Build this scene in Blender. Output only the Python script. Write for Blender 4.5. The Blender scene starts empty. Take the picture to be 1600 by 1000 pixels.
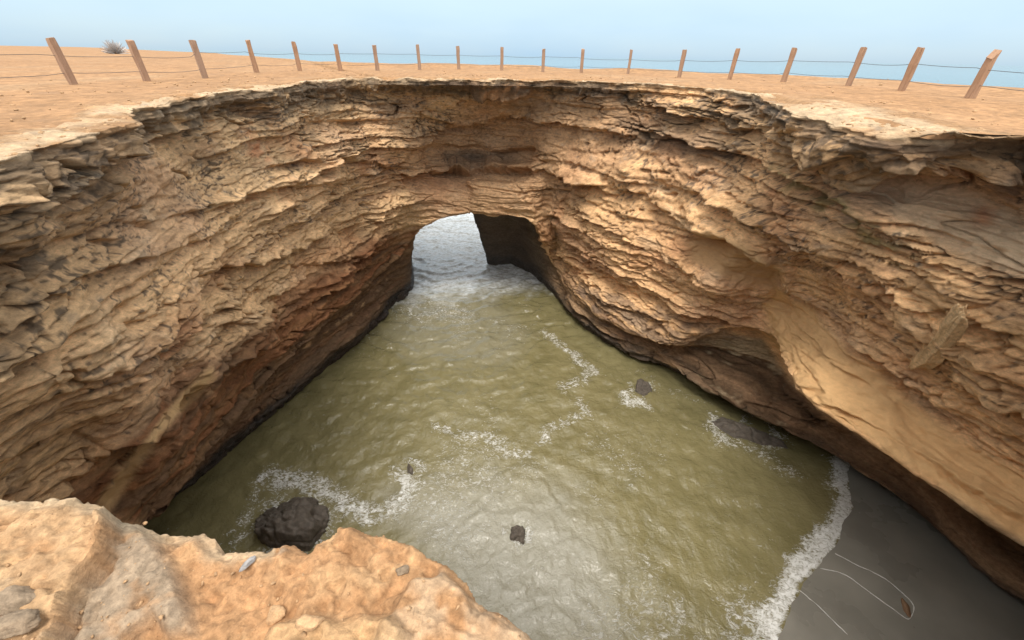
import bpy, math, random, time
import numpy as np
T0 = time.time()
rng = np.random.default_rng(7)
random.seed(7)
scene = bpy.context.scene

# ------------------------------------------------------------------ camera
FPX = 627.0; PITCH = math.radians(33.4); ROLL = math.radians(1.1); CZ = 12.0
cf = np.array([0, math.cos(PITCH), -math.sin(PITCH)])
_r = np.array([1.0, 0, 0]); _u = np.cross(_r, cf)
cr = math.cos(ROLL) * _r + math.sin(ROLL) * _u
cu = np.cross(cr, cf)
CAM = np.array([0, 0, CZ])
cam_data = bpy.data.cameras.new('camera')
cam = bpy.data.objects.new('camera', cam_data)
scene.collection.objects.link(cam)
cam_data.sensor_width = 36.0
cam_data.lens = FPX / 1600.0 * 36.0
cam_data.clip_start = 0.05; cam_data.clip_end = 30000
import mathutils
cam.matrix_world = mathutils.Matrix(((cr[0], cu[0], -cf[0], 0), (cr[1], cu[1], -cf[1], 0),
                                     (cr[2], cu[2], -cf[2], CZ), (0, 0, 0, 1)))
scene.camera = cam

# ------------------------------------------------------------------ sky, sun, exposure
SUN_EL = math.radians(66); SUN_AZ = math.radians(190)      # compass style: clockwise from +Y
world = bpy.data.worlds.new('World'); scene.world = world; world.use_nodes = True
wn, wl = world.node_tree.nodes, world.node_tree.links
wn.clear()
w_out = wn.new('ShaderNodeOutputWorld'); w_bg = wn.new('ShaderNodeBackground')
w_sky = wn.new('ShaderNodeTexSky'); w_sky.sky_type = 'NISHITA'; w_sky.sun_disc = False
w_sky.sun_elevation = SUN_EL; w_sky.sun_rotation = SUN_AZ
w_sky.air_density = 1.0; w_sky.dust_density = 0.6; w_sky.ozone_density = 1.0
w_tc = wn.new('ShaderNodeTexCoord'); w_map = wn.new('ShaderNodeMapping'); w_map.inputs['Scale'].default_value = (1.0, 1.0, 3.2)
w_noise = wn.new('ShaderNodeTexNoise'); w_noise.inputs['Scale'].default_value = 1.6; w_noise.inputs['Detail'].default_value = 5
w_noise.inputs['Roughness'].default_value = 0.5
w_ramp = wn.new('ShaderNodeMapRange'); w_ramp.inputs[1].default_value = 0.38; w_ramp.inputs[2].default_value = 0.68
w_ramp.inputs[3].default_value = 0.70; w_ramp.inputs[4].default_value = 0.97
w_mix = wn.new('ShaderNodeMix'); w_mix.data_type = 'RGBA'
w_mix.inputs[7].default_value = (4.9, 6.2, 7.0, 1)          # thin high cloud, in the sky texture's own units
w_sep = wn.new('ShaderNodeSeparateXYZ'); wl.new(w_tc.outputs['Generated'], w_sep.inputs[0])
w_zen = wn.new('ShaderNodeMapRange'); wl.new(w_sep.outputs[2], w_zen.inputs[0])     # sine of the elevation, 0..1
w_cl = wn.new('ShaderNodeMix'); w_cl.data_type = 'RGBA'; w_cl.inputs[6].default_value = (2.35, 3.55, 4.7, 1); w_cl.inputs[7].default_value = (16.0, 15.3, 14.0, 1)
wl.new(w_zen.outputs[0], w_cl.inputs[0]); wl.new(w_cl.outputs[2], w_mix.inputs[7])
wl.new(w_tc.outputs['Generated'], w_map.inputs[0]); wl.new(w_map.outputs[0], w_noise.inputs[0])
wl.new(w_noise.outputs[0], w_ramp.inputs[0]); wl.new(w_ramp.outputs[0], w_mix.inputs[0])
wl.new(w_sky.outputs[0], w_mix.inputs[6]); wl.new(w_mix.outputs[2], w_bg.inputs[0])
w_bg.inputs[1].default_value = 0.09
wl.new(w_bg.outputs[0], w_out.inputs[0])
sun_d = bpy.data.lights.new('sun', 'SUN'); sun_d.energy = 1.5; sun_d.angle = math.radians(22); sun_d.color = (1, 0.95, 0.87)
sun = bpy.data.objects.new('sun', sun_d); scene.collection.objects.link(sun)
sd = mathutils.Vector((math.sin(SUN_AZ) * math.cos(SUN_EL), math.cos(SUN_AZ) * math.cos(SUN_EL), math.sin(SUN_EL)))
sun.rotation_euler = (-sd).to_track_quat('-Z', 'Y').to_euler()
scene.view_settings.view_transform = 'Standard'; scene.view_settings.look = 'None'
scene.view_settings.exposure = 1.1; scene.view_settings.gamma = 1.0
scene.view_settings.use_curve_mapping = False
scene.cycles.max_bounces = 8; scene.cycles.diffuse_bounces = 4; scene.cycles.glossy_bounces = 4
scene.cycles.use_denoising = True

# ------------------------------------------------------------------ pixel <-> place
def ray(px, py): return cf + cr * ((px - 800) / FPX) - cu * ((py - 500) / FPX)
def atz(px, py, z):
    d = ray(px, py); return CAM + d * ((z - CZ) / d[2])
def aty(px, py, y):
    d = ray(px, py); return CAM + d * (y / d[1])
def proj(P):
    q = P - CAM; w = q @ cf; w = np.where(np.abs(w) < 1e-3, 1e-3, w)
    px = 800 + FPX * (q @ cr) / w; py = 500 - FPX * (q @ cu) / w
    px = np.where(w > 0.05, px, -9999); py = np.where(w > 0.05, py, -9999)
    return px, py

# ------------------------------------------------------------------ noise
_perm = np.random.default_rng(11).permutation(256); _perm = np.concatenate([_perm, _perm, _perm]).astype(np.int32)
_g = np.random.default_rng(12).normal(size=(256, 3)); _g /= np.linalg.norm(_g, axis=1)[:, None]; _g = _g.astype(np.float32)
from concurrent.futures import ThreadPoolExecutor
_pool = ThreadPoolExecutor(4)
def pnoise(x, y, z):
    x = np.asarray(x, np.float32); y = np.asarray(y, np.float32); z = np.asarray(z, np.float32)
    x, y, z = np.broadcast_arrays(x, y, z)
    if x.size < 40000: return _pnoise(x, y, z)
    xr, yr, zr = x.ravel(), y.ravel(), z.ravel(); cuts = list(range(0, x.size, 32768)) + [x.size]
    parts = list(_pool.map(lambda k: _pnoise(xr[cuts[k]:cuts[k + 1]], yr[cuts[k]:cuts[k + 1]], zr[cuts[k]:cuts[k + 1]]), range(len(cuts) - 1)))
    return np.concatenate(parts).reshape(x.shape)
def _pnoise(x, y, z):
    xf = np.floor(x); yf = np.floor(y); zf = np.floor(z)
    xi = xf.astype(np.int32) & 255; yi = yf.astype(np.int32) & 255; zi = zf.astype(np.int32) & 255
    x = x - xf; y = y - yf; z = z - zf
    u = x * x * x * (x * (x * 6 - 15) + 10); v = y * y * y * (y * (y * 6 - 15) + 10); w = z * z * z * (z * (z * 6 - 15) + 10)
    def gr(dx, dy, dz):
        h = _perm[_perm[_perm[xi + dx] + yi + dy] + zi + dz]
        g = _g[h]
        return g[..., 0] * (x - dx) + g[..., 1] * (y - dy) + g[..., 2] * (z - dz)
    a = gr(0, 0, 0); a = a + u * (gr(1, 0, 0) - a); b = gr(0, 1, 0); b = b + u * (gr(1, 1, 0) - b)
    a = a + v * (b - a)
    c = gr(0, 0, 1); c = c + u * (gr(1, 0, 1) - c); d = gr(0, 1, 1); d = d + u * (gr(1, 1, 1) - d)
    c = c + v * (d - c)
    return (a + w * (c - a)) * 1.6
def fbm(x, y, z, o=4, gain=0.5):
    s = 0; a = 1.0; t = 0
    for i in range(o):
        s = s + a * pnoise(x * 2 ** i + 17.3 * i, y * 2 ** i - 9.1 * i, z * 2 ** i + 4.7 * i); t += a; a *= gain
    return s / t
def ridged(x, y, z, o=3):
    s = 0; a = 1.0; t = 0
    for i in range(o):
        s = s + a * (1 - 2 * np.abs(pnoise(x * 2 ** i + 31.7 * i, y * 2 ** i + 3.3 * i, z * 2 ** i - 8.8 * i))); t += a; a *= 0.5
    return s / t
def hash1(i, seed=0):
    v = np.sin(np.asarray(i, np.float64) * 127.1 + seed * 311.7) * 43758.5453
    return (v - np.floor(v)).astype(np.float32)
def worley(x, y, z):
    x, y, z = [np.ascontiguousarray(q, np.float32).ravel() for q in np.broadcast_arrays(x, y, z)]; cuts = list(range(0, x.size, 32768)) + [x.size]
    parts = list(_pool.map(lambda k: _worley(x[cuts[k]:cuts[k + 1]], y[cuts[k]:cuts[k + 1]], z[cuts[k]:cuts[k + 1]]), range(len(cuts) - 1)))
    return [np.concatenate([p_[i] for p_ in parts]).reshape(NU, NV) for i in range(3)]
def _worley(x, y, z):
    x = np.asarray(x, np.float32); xf = np.floor(x); yf = np.floor(y); zf = np.floor(z)
    best = np.full(x.shape, 9.0, np.float32); sec = best.copy(); cid = np.zeros(x.shape, np.int32)
    for dx in (-1, 0, 1):
        for dy in (-1, 0, 1):
            for dz in (-1, 0, 1):
                cx = xf + dx; cy = yf + dy; cz = zf + dz
                h = _perm[_perm[_perm[cx.astype(np.int32) & 255] + (cy.astype(np.int32) & 255)] + (cz.astype(np.int32) & 255)]
                g = _g[h] * 0.45 + 0.5
                d = (cx + g[..., 0] - x) ** 2 + (cy + g[..., 1] - y) ** 2 + (cz + g[..., 2] - z) ** 2
                sec = np.minimum(sec, np.maximum(d, best)); cid = np.where(d < best, h, cid); best = np.minimum(best, d)
    return np.sqrt(best), np.sqrt(sec), cid
def sstep(a, b, x):
    t = np.clip((x - a) / (b - a), 0, 1); return t * t * (3 - 2 * t)
def poly_mask(px, py, poly, soft=12.0):
    px, py = np.broadcast_arrays(np.asarray(px, np.float32), np.asarray(py, np.float32)); a, b_ = px.ravel(), py.ravel(); cuts = list(range(0, a.size, 32768)) + [a.size]
    return np.concatenate(list(_pool.map(lambda k: _poly_mask(a[cuts[k]:cuts[k + 1]], b_[cuts[k]:cuts[k + 1]], poly, soft), range(len(cuts) - 1)))).reshape(px.shape)
def _poly_mask(px, py, poly, soft=12.0):
    """signed soft mask of a polygon: 1 inside, 0 outside, blended over +-soft"""
    poly = np.array(poly, np.float32); n = len(poly)
    inside = np.zeros(px.shape, bool); dist = np.full(px.shape, 1e9, np.float32)
    for i in range(n):
        x1, y1 = poly[i]; x2, y2 = poly[(i + 1) % n]
        c = ((y1 > py) != (y2 > py)) & (px < (x2 - x1) * (py - y1) / ((y2 - y1) if y2 != y1 else 1e-6) + x1)
        inside ^= c
        ex, ey = x2 - x1, y2 - y1; L = ex * ex + ey * ey + 1e-9
        t = np.clip(((px - x1) * ex + (py - y1) * ey) / L, 0, 1)
        dist = np.minimum(dist, np.hypot(px - x1 - t * ex, py - y1 - t * ey))
    s = np.where(inside, dist, -dist)
    return sstep(-soft, soft, s).astype(np.float32)
def poly_dist(x, y, pts):
    """distance to an open polyline and on which side (left +) of it"""
    pts = np.array(pts, np.float32); best = np.full(x.shape, 1e9, np.float32); side = np.zeros(x.shape, np.float32)
    for i in range(len(pts) - 1):
        ax, ay = pts[i]; ex, ey = pts[i + 1] - pts[i]; L = ex * ex + ey * ey
        t = np.clip(((x - ax) * ex + (y - ay) * ey) / L, 0, 1)
        d = np.hypot(x - ax - t * ex, y - ay - t * ey); cr_ = ex * (y - ay) - ey * (x - ax)
        m = d < best; best = np.where(m, d, best); side = np.where(m, np.sign(cr_), side)
    return best, side

# ------------------------------------------------------------------ mesh helpers
def link(o, parent=None):
    scene.collection.objects.link(o)
    if parent is not None: o.parent = parent
    return o
def tag(o, label=None, category=None, group=None, kind=None):
    if label: o['label'] = label
    if category: o['category'] = category
    if group: o['group'] = group
    if kind: o['kind'] = kind
    return o
def mesh_from(name, V, Fq, mat, smooth=True, col=None, attrs=None):
    me = bpy.data.meshes.new(name)
    V = np.ascontiguousarray(V, np.float32); Fq = np.ascontiguousarray(Fq, np.int32); k = Fq.shape[1]
    me.vertices.add(len(V)); me.vertices.foreach_set('co', V.ravel())
    me.loops.add(Fq.size); me.loops.foreach_set('vertex_index', Fq.ravel())
    me.polygons.add(len(Fq)); me.polygons.foreach_set('loop_start', np.arange(0, Fq.size, k, dtype=np.int32))
    me.update(calc_edges=True)
    if smooth: me.polygons.foreach_set('use_smooth', np.ones(len(Fq), bool))
    if col is not None:
        a = me.color_attributes.new('Col', 'FLOAT_COLOR', 'POINT')
        a.data.foreach_set('color', np.concatenate([col, np.ones((len(col), 1))], 1).astype(np.float32).ravel())
    for k2, v in (attrs or {}).items():
        a = me.attributes.new(k2, 'FLOAT', 'POINT'); a.data.foreach_set('value', np.ascontiguousarray(v, np.float32).ravel())
    if mat: me.materials.append(mat)
    return me
def grid_faces(nu, nv, flip=False, keep=None):
    i, j = np.meshgrid(np.arange(nu - 1), np.arange(nv - 1), indexing='ij')
    a = i * nv + j; f = np.stack([a, a + nv, a + nv + 1, a + 1], -1).reshape(-1, 4)
    if flip: f = f[:, ::-1]
    if keep is not None: f = f[keep.ravel()]
    return f
def grid_normals(P):
    du = np.gradient(P, axis=0); dv = np.gradient(P, axis=1)
    n = np.cross(du, dv); return n / (np.linalg.norm(n, axis=-1, keepdims=True) + 1e-9)
def catmull(C, ts):
    """C (n, ...), ts in [0, n-1]"""
    n = len(C); i = np.clip(np.floor(ts).astype(int), 0, n - 2); t = (ts - i).reshape((-1,) + (1,) * (C.ndim - 1))
    p0 = C[np.maximum(i - 1, 0)]; p1 = C[i]; p2 = C[i + 1]; p3 = C[np.minimum(i + 2, n - 1)]
    k = 0.42
    m1 = (p2 - p0) * k; m2 = (p3 - p1) * k
    return (2 * t ** 3 - 3 * t ** 2 + 1) * p1 + (t ** 3 - 2 * t ** 2 + t) * m1 + (-2 * t ** 3 + 3 * t ** 2) * p2 + (t ** 3 - t ** 2) * m2
def resample_params(lengths, total):
    lengths = np.array(lengths, float); cnt = np.maximum(3, np.round(lengths / lengths.sum() * total)).astype(int)
    out = [np.linspace(i, i + 1, c, endpoint=False) for i, c in enumerate(cnt)]
    return np.concatenate(out + [np.array([len(cnt)])])

# ------------------------------------------------------------------ materials
def new_mat(name):
    m = bpy.data.materials.new(name); m.use_nodes = True
    nt = m.node_tree; b = nt.nodes['Principled BSDF']; return m, nt.nodes, nt.links, b
def add(nodes, t, **kw):
    n = nodes.new(t)
    for k, v in kw.items(): setattr(n, k, v)
    return n
def mixrgb(nodes, links, fac, a, b, blend='MIX'):
    n = nodes.new('ShaderNodeMix'); n.data_type = 'RGBA'; n.blend_type = blend
    for sock, v in ((0, fac), (6, a), (7, b)):
        if isinstance(v, bpy.types.NodeSocket): links.new(v, n.inputs[sock])
        else: n.inputs[sock].default_value = v if sock == 0 else (tuple(v) + (1,) if len(v) == 3 else v)
    return n.outputs[2]
def noise_node(nodes, links, vec, scale, detail=6, rough=0.6, dist=0.0):
    n = nodes.new('ShaderNodeTexNoise'); n.inputs['Scale'].default_value = scale; n.inputs['Detail'].default_value = detail
    n.inputs['Roughness'].default_value = rough; n.inputs['Distortion'].default_value = dist
    if vec is not None: links.new(vec, n.inputs['Vector'])
    return n.outputs[0]
def maprange(nodes, links, v, a, b, c, d):
    n = nodes.new('ShaderNodeMapRange'); links.new(v, n.inputs[0])
    for i, q in enumerate((a, b, c, d)): n.inputs[i + 1].default_value = q
    return n.outputs[0]
def math_node(nodes, links, op, a, b):
    n = nodes.new('ShaderNodeMath'); n.operation = op
    for i, v in enumerate((a, b)):
        if isinstance(v, bpy.types.NodeSocket): links.new(v, n.inputs[i])
        else: n.inputs[i].default_value = v
    return n.outputs[0]
def rock_material(name, bump=0.5, dist=0.03, scale=9.0, base=None, rough=0.92, squash=2.2, wet=False):
    m, N, L, b = new_mat(name)
    geo = N.new('ShaderNodeNewGeometry'); mp = N.new('ShaderNodeMapping'); mp.inputs['Scale'].default_value = (1, 1, squash)
    L.new(geo.outputs['Position'], mp.inputs[0]); v = mp.outputs[0]
    n1 = noise_node(N, L, v, scale, 8, 0.65, 0.3); n2 = noise_node(N, L, v, scale * 5, 5, 0.7); n3 = noise_node(N, L, v, scale * .25, 4, 0.6)
    if base is None:
        at = N.new('ShaderNodeAttribute'); at.attribute_name = 'Col'; c = at.outputs['Color']
    else:
        c = N.new('ShaderNodeRGB'); c.outputs[0].default_value = tuple(base) + (1,); c = c.outputs[0]
    f1 = maprange(N, L, n1, 0.25, 0.75, 0.62, 1.36); f2 = maprange(N, L, n2, 0.3, 0.7, 0.85, 1.15); f3 = maprange(N, L, n3, 0.3, 0.7, 0.85, 1.15)
    f = math_node(N, L, 'MULTIPLY', math_node(N, L, 'MULTIPLY', f1, f2), f3)
    if wet:
        ap = N.new('ShaderNodeAttribute'); ap.attribute_name = 'plain'
        f = math_node(N, L, 'ADD', math_node(N, L, 'MULTIPLY', f, math_node(N, L, 'SUBTRACT', 1.0, ap.outputs['Fac'])), ap.outputs['Fac'])
    cc = N.new('ShaderNodeCombineColor'); [L.new(f, cc.inputs[i]) for i in range(3)]
    out = mixrgb(N, L, 1.0, c, cc.outputs[0], 'MULTIPLY')
    L.new(out, b.inputs['Base Color'])
    b.inputs['Specular IOR Level'].default_value = 0.25
    if wet:
        at2 = N.new('ShaderNodeAttribute'); at2.attribute_name = 'wet'
        r = maprange(N, L, at2.outputs['Fac'], 0, 1, rough, 0.38); L.new(r, b.inputs['Roughness'])
    else: b.inputs['Roughness'].default_value = rough
    h = math_node(N, L, 'ADD', n1, math_node(N, L, 'MULTIPLY', n2, 0.35))
    bp = N.new('ShaderNodeBump'); bp.inputs['Strength'].default_value = bump; bp.inputs['Distance'].default_value = dist
    L.new(h, bp.inputs['Height'])
    n4 = noise_node(N, L, v, scale * 3.1, 6, .75, .6); bq = N.new('ShaderNodeBump'); bq.inputs['Strength'].default_value = bump; bq.inputs['Distance'].default_value = dist * .4
    L.new(n4, bq.inputs['Height']); L.new(bp.outputs[0], bq.inputs['Normal']); L.new(bq.outputs[0], b.inputs['Normal'])
    return m
M_cliff = rock_material('sandstone', 0.7, 0.05, 7.0, wet=True)
M_ledge = rock_material('ledge_rock', 0.7, 0.012, 34.0, squash=1.2)
M_ground = rock_material('sandy_ground', 0.5, 0.03, 5.0, squash=1.0)
M_wetrock = rock_material('wet_rock', 0.8, 0.04, 9.0, base=(0.10, 0.083, 0.067), rough=0.5, squash=1.0)
M_stone_grey = rock_material('grey_stone', 0.4, 0.004, 60, base=(0.26, 0.25, 0.245), squash=1.0)
M_stone_tan = rock_material('tan_stone', 0.6, 0.01, 40, base=(0.42, 0.265, 0.145), squash=1.0)
M_stone_dull = rock_material('dull_stone', 0.6, 0.01, 40, base=(0.25, 0.185, 0.125), squash=1.0)

# ------------------------------------------------------------------ the pit: control net
def A(*v): return np.array(v, float)
CEN = A(0.8, 9.5)                                    # middle of the pit, in plan
def outward(p):
    d = A(p[0] - CEN[0], p[1] - CEN[1]); return d / np.linalg.norm(d)
def left_col(rim, base, prof=None):
    prof = prof or [(10.5, 0.0, .32), (9.2, .15, .15), (7.6, .25, -.10), (5.4, .42, .15), (2.95, .60, -.12), (2.75, .62, .0), (2.2, .88, .25), (1.5, .96, .12), (.75, 1., 0), (-.3, 1., .45)]
    o = outward(rim); rows = [rim, rim + A(o[0] * .02, o[1] * .02, -.2)]
    for z, g, of in prof:
        xy = rim[:2] + (base[:2] - rim[:2]) * g + o * of
        rows.append(A(xy[0], xy[1], z))
    return rows
def right_col(rim, lip, band, mid=None, notch=1.5):
    o = outward(lip); rows = [rim, rim + A(o[0] * .02, o[1] * .02, -.2)]
    zz = [rim[2] - .5, rim[2] - 1.7, (rim[2] - 1.7) * .55 + lip[2] * .45, lip[2] + 1.5]
    of = [.28, .40, .0, .55]
    for k, z in enumerate(zz):
        g = (rim[2] - z) / (rim[2] - lip[2])
        xy = rim[:2] + (lip[:2] - rim[:2]) * g + o * of[k]
        rows.append(A(xy[0], xy[1], z))
    rows.append(lip); dz = min(.22, (lip[2] - band[2]) * .15)
    deep = np.clip((lip[2] - 1.8) / 2.0, 0, 1)
    rows.append(lip + A(o[0] * (.12 + .7 * deep), o[1] * (.12 + .7 * deep), -dz - .1 * deep))
    d = .3 + 1.9 * deep; zc = band[2] + .45 + .35 * deep
    rows.append(A(*(band[:2] + o * d), zc + .35))
    rows.append(A(*(band[:2] + o * (.15 + .25 * deep)), band[2] + .34))
    rows.append(band)
    rows.append(A(*(band[:2] + o * (notch * 1.7)), -.3))
    return rows
def tun_col(r):                                     # r: rim, 4 wall points, lip, inner, low, foot
    return [r[0], r[0] + A(0, 0.02, -.2)] + r[1:6] + [r[5] + A(0, .25, -.05), r[6], (r[6] + r[7]) / 2] + r[7:]
cols = []
# tunnel crown (seam), left half
crown = [atz(742, 123.5, 11.25), aty(741, 142, 18.8), aty(738, 195, 21.0), aty(736, 245, 22.0), aty(733, 292, 20.3), aty(731, 326, 20.0), A(-3.3, 24.5, 6.2), A(-4.2, 30.2, 9.0)]
cols.append(tun_col(crown + [A(-11.0, 30.4, -.3)]))
cols.append(tun_col([atz(700, 123, 11.24), aty(699, 142, 18.6), aty(698, 195, 20.6), aty(695, 245, 21.6), aty(690, 295, 20.3), aty(688, 338, 20.1), A(-5.4, 23.8, 4.6), A(-8.4, 28.3, 3.2), A(-9.6, 29.2, -.3)]))
cols.append(tun_col([atz(650, 122.5, 11.22), aty(650, 142, 18.4), aty(653, 195, 19.3), aty(655, 245, 20.0), aty(655, 300, 20.0), aty(657, 355, 20.3), A(-6.3, 23.2, 2.8), A(-6.9, 24.8, 1.0), A(-7.0, 25, -.3)]))
cols.append(tun_col([atz(602, 122.5, 11.19), aty(604, 142, 18.5), aty(610, 195, 18.7), aty(618, 245, 19.2), aty(626, 310, 19.6), aty(632, 385, 20.0), aty(640, 425, 21.2), aty(642, 448, 21.5), atz(643, 458, -.3)]))
LEFT = [((555, 122), (612, 488), .86), ((510, 125), (588, 512), .88), ((450, 133), (550, 552), .9), ((390, 140), (512, 585), .9), ((330, 147), (480, 617), .9),
        ((270, 157), (445, 648), .92), ((215, 172), (413, 672), .95), ((160, 196), (375, 706), .98), ((100, 213), (346, 733), 1.0), ((45, 226), (322, 753), 1.0),
        ((-5, 242), (298, 772), 1.0), ((-90, 262), (262, 800), 1.02), ((-200, 285), (225, 830), 1.05), ((-360, 330), (185, 870), 1.1), ((-560, 390), (140, 920), 1.15)]
for r_, b_, dr in LEFT: cols.append(left_col(atz(*r_, CZ - dr), atz(*b_, 0)))
for rim, base in [((-6.0, 2.2, 10.75), (-10.2, 2.2)), ((-5.0, 1.1, 10.5), (-8.2, -.2)), ((-3.6, .55, 10.1), (-5.6, -1.3)), ((-2.2, .5, 9.8), (-3.2, -1.6)), ((-1.0, .45, 9.75), (-1.2, -1.6)),
                  ((-.1, .1, 9.75), (.8, -1.8)), ((1.2, -.8, 10.1), (2.4, -2.3)), ((3.4, -1.3, 10.5), (4.8, -2.8)), ((6.2, -1.0, 10.9), (8.0, -2.6)), ((8.8, .4, 11.0), (11.2, -1.2))]:
    cols.append(left_col(A(*rim), A(*base, 0)))
N_BACK = len(cols)
RIGHT = [  # rim px, drop, lip px + z, band px + z, notch depth
    ((2500, 430), 1.0, (1740, 935, 4.0), (1720, 1040, .7), 1.6), ((2230, 350), 1.0, (1620, 858, 4.0), (1620, 950, .7), 1.7), ((2030, 300), 1.0, (1530, 802, 4.0), (1540, 888, .7), 1.8),
    ((1890, 262), 1.0, (1460, 757, 4.0), (1465, 832, .7), 1.9), ((1760, 238), 1.0, (1395, 710, 4.0), (1400, 777, .7), 2.0), ((1665, 222), 1.0, (1340, 677, 4.0), (1345, 742, .7), 2.0),
    ((1600, 214), 1.05, (1295, 647, 4.0), (1300, 712, .7), 1.9), ((1520, 214), 1.08, (1262, 618, 4.0), (1260, 690, .7), 1.8), ((1450, 217), 1.10, (1238, 590, 4.0), (1225, 668, .95), 1.6),
    ((1400, 214), 1.08, (1222, 560, 4.0), (1195, 655, .9), 1.4), ((1350, 204), 1.05, (1203, 527, 3.9), (1165, 640, .9), 1.3), ((1300, 190), 1.0, (1165, 515, 3.6), (1135, 622, .85), 1.2),
    ((1250, 174), .94, (1125, 518, 3.2), (1100, 605, .8), 1.0), ((1210, 160), .89, (1088, 524, 2.8), (1075, 590, .7), .9), ((1170, 146), .82, (1055, 536, 2.4), (1048, 575, .6), .7),
    ((1120, 140), .8, (1020, 530, 2.1), (1010, 560, .5), .6), ((1060, 134), .78, (978, 512, 1.9), (972, 545, .5), .6), ((1000, 130), .77, (938, 492, 1.8), (932, 522, .5), .5),
    ((950, 128), .76, (902, 462, 1.8), (900, 498, .45), .5), ((905, 126), .76, (868, 420, 1.9), (868, 458, .4), .4)]
BT = np.array([(1150, 470), (1190, 466), (1215, 452), (1260, 475), (1330, 537), (1420, 594), (1500, 657), (1600, 717), (1800, 835), (2100, 1000)], float)
R1L = np.array([(900, 190), (1010, 202), (1180, 246), (1320, 316), (1450, 405), (1600, 446), (1900, 560), (2300, 720)], float)
for k, (r_, dr, lp, bd, nt) in enumerate(RIGHT):
    c_ = right_col(atz(*r_, CZ - dr), atz(*lp), atz(*bd), notch=nt)
    base_ = [q.copy() for q in c_]; wk = float(np.interp(k, [8, 13], [1, 0]))
    if k <= 12:                                                     # the smooth bulge: its upper edge lies further back than its lip
        tt_ = np.linspace(0, .6, 300); qx_ = lp[0] + (lp[0] - 780) * tt_; qy_ = lp[1] + (lp[1] - 1450) * tt_
        i_ = np.argmin(np.abs(qy_ - np.interp(qx_, BT[:, 0], BT[:, 1]))); d_ = ray(qx_[i_], qy_[i_]); rl_ = math.hypot(*c_[6][:2])
        rl_ = math.hypot(*atz(*lp)[:2]) + 1.35
        top = CAM + d_ * (rl_ / math.hypot(d_[0], d_[1])); c_[5] = top
        zr = c_[0][2]; o_ = outward(top); tt_ = np.linspace(0, .95, 400); qx_ = lp[0] + (lp[0] - 780) * tt_; qy_ = lp[1] + (lp[1] - 1450) * tt_
        i_ = np.argmin(np.abs(qy_ - np.interp(qx_, R1L[:, 0], R1L[:, 1]))); d_ = ray(qx_[i_], qy_[i_])
        rr_ = .5 * math.hypot(*c_[0][:2]) + .5 * math.hypot(*top[:2]) - .45                        # the middle ledge juts out, pale slope behind it
        c_[4] = CAM + d_ * (rr_ / math.hypot(d_[0], d_[1])); o4 = outward(c_[4]); z_ = c_[4][2] + .52 * (zr - .4 - c_[4][2])
        c_[3] = A(c_[4][0] + o4[0] * .95, c_[4][1] + o4[1] * .95, z_)
        if k < 1: c_[3] = c_[3] - A(o4[0], o4[1], 0) * .5
        for j in (3, 4, 5): c_[j] = base_[j] * (1 - wk) + c_[j] * wk
    cols.append(c_)
cols.append(tun_col([atz(860, 125, CZ - .76), aty(858, 142, 18.6), aty(853, 195, 19.2), aty(848, 245, 19.6), aty(842, 300, 19.4), aty(836, 348, 19.3), A(1.3, 22.0, 4.0), A(1.25, 23.2, 1.2), A(1.3, 23.7, -.3)]))
cols.append(tun_col([atz(815, 124, 11.24), aty(815, 142, 18.7), aty(810, 195, 20.4), aty(806, 245, 21.2), aty(803, 295, 19.7), aty(802, 335, 19.6), A(-.2, 23.2, 4.8), A(.1, 24.9, 2.6), A(-.1, 25.1, -.3)]))
cols.append(tun_col([atz(778, 124, 11.24), aty(777, 142, 18.8), aty(772, 195, 20.9), aty(770, 245, 21.8), aty(766, 292, 20.0), aty(764, 331, 19.8), A(-2.0, 23.6, 5.0), aty(744, 345, 25.2), A(-1.65, 25.4, -.3)]))
cols.append(tun_col(crown + [A(2.0, 30.4, -.3)]))
def add_apron(rows, up=0.0):
    r0 = rows[0]; o = outward(r0); nz = r0[2]
    return [A(r0[0] + o[0] * 1.7, r0[1] + o[1] * 1.7, nz - .03 + up), A(r0[0] + o[0] * .7, r0[1] + o[1] * .7, nz + .01 + up * .55), r0 + A(0, 0, .0)] + list(rows[1:]) + [rows[-1] + A(0, 0, -1.6)]
NET = np.array([add_apron(c, .16 if N_BACK + 5 <= i <= N_BACK + 13 else 0.0) for i, c in enumerate(cols)])                       # (columns, rows, 3)
ncol, nrow = NET.shape[:2]
vis = np.ones(ncol - 1); 
seglen = np.linalg.norm(np.diff(NET[:, 2:14], axis=0), axis=2).mean(1)
dcam = np.linalg.norm((NET[1:, 6] + NET[:-1, 6]) / 2 - CAM, axis=1); vis *= np.clip(14 / dcam, .75, 1.7)
for i in range(ncol - 1):
    if 16 <= i < N_BACK + 1: vis[i] *= .22
tu = resample_params(seglen * vis, 1400)
rowlen = np.linalg.norm(np.diff(NET, axis=1), axis=2).mean(0)
rw = np.ones(nrow - 1); rw[0] = .5; rw[1] = .9; rw[2] = 2.0; rw[-1] = .15; rw[-2] = .6
tv = resample_params(rowlen * rw, 540)
P = catmull(NET, tu)
P = catmull(np.swapaxes(P, 0, 1), tv); P = np.ascontiguousarray(np.swapaxes(P, 0, 1)).astype(np.float32)
i0 = np.clip(np.floor(tv).astype(int), 0, nrow - 2); ft = (tv - i0)[None, :, None]; Cu = catmull(NET, tu)
P_lin = Cu[:, i0] * (1 - ft) + Cu[:, i0 + 1] * ft; wl_ = (sstep(.8, 1.1, tv) * (1 - sstep(3.0, 3.4, tv)))[None, :, None]
P = (P * (1 - wl_) + P_lin * wl_).astype(np.float32)
NU, NV = P.shape[:2]
UU = np.repeat(tu[:, None], NV, 1).astype(np.float32); VV = np.repeat(tv[None], NU, 0).astype(np.float32)     # VV: 2 = rim
Nn = grid_normals(P).astype(np.float32)
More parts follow.
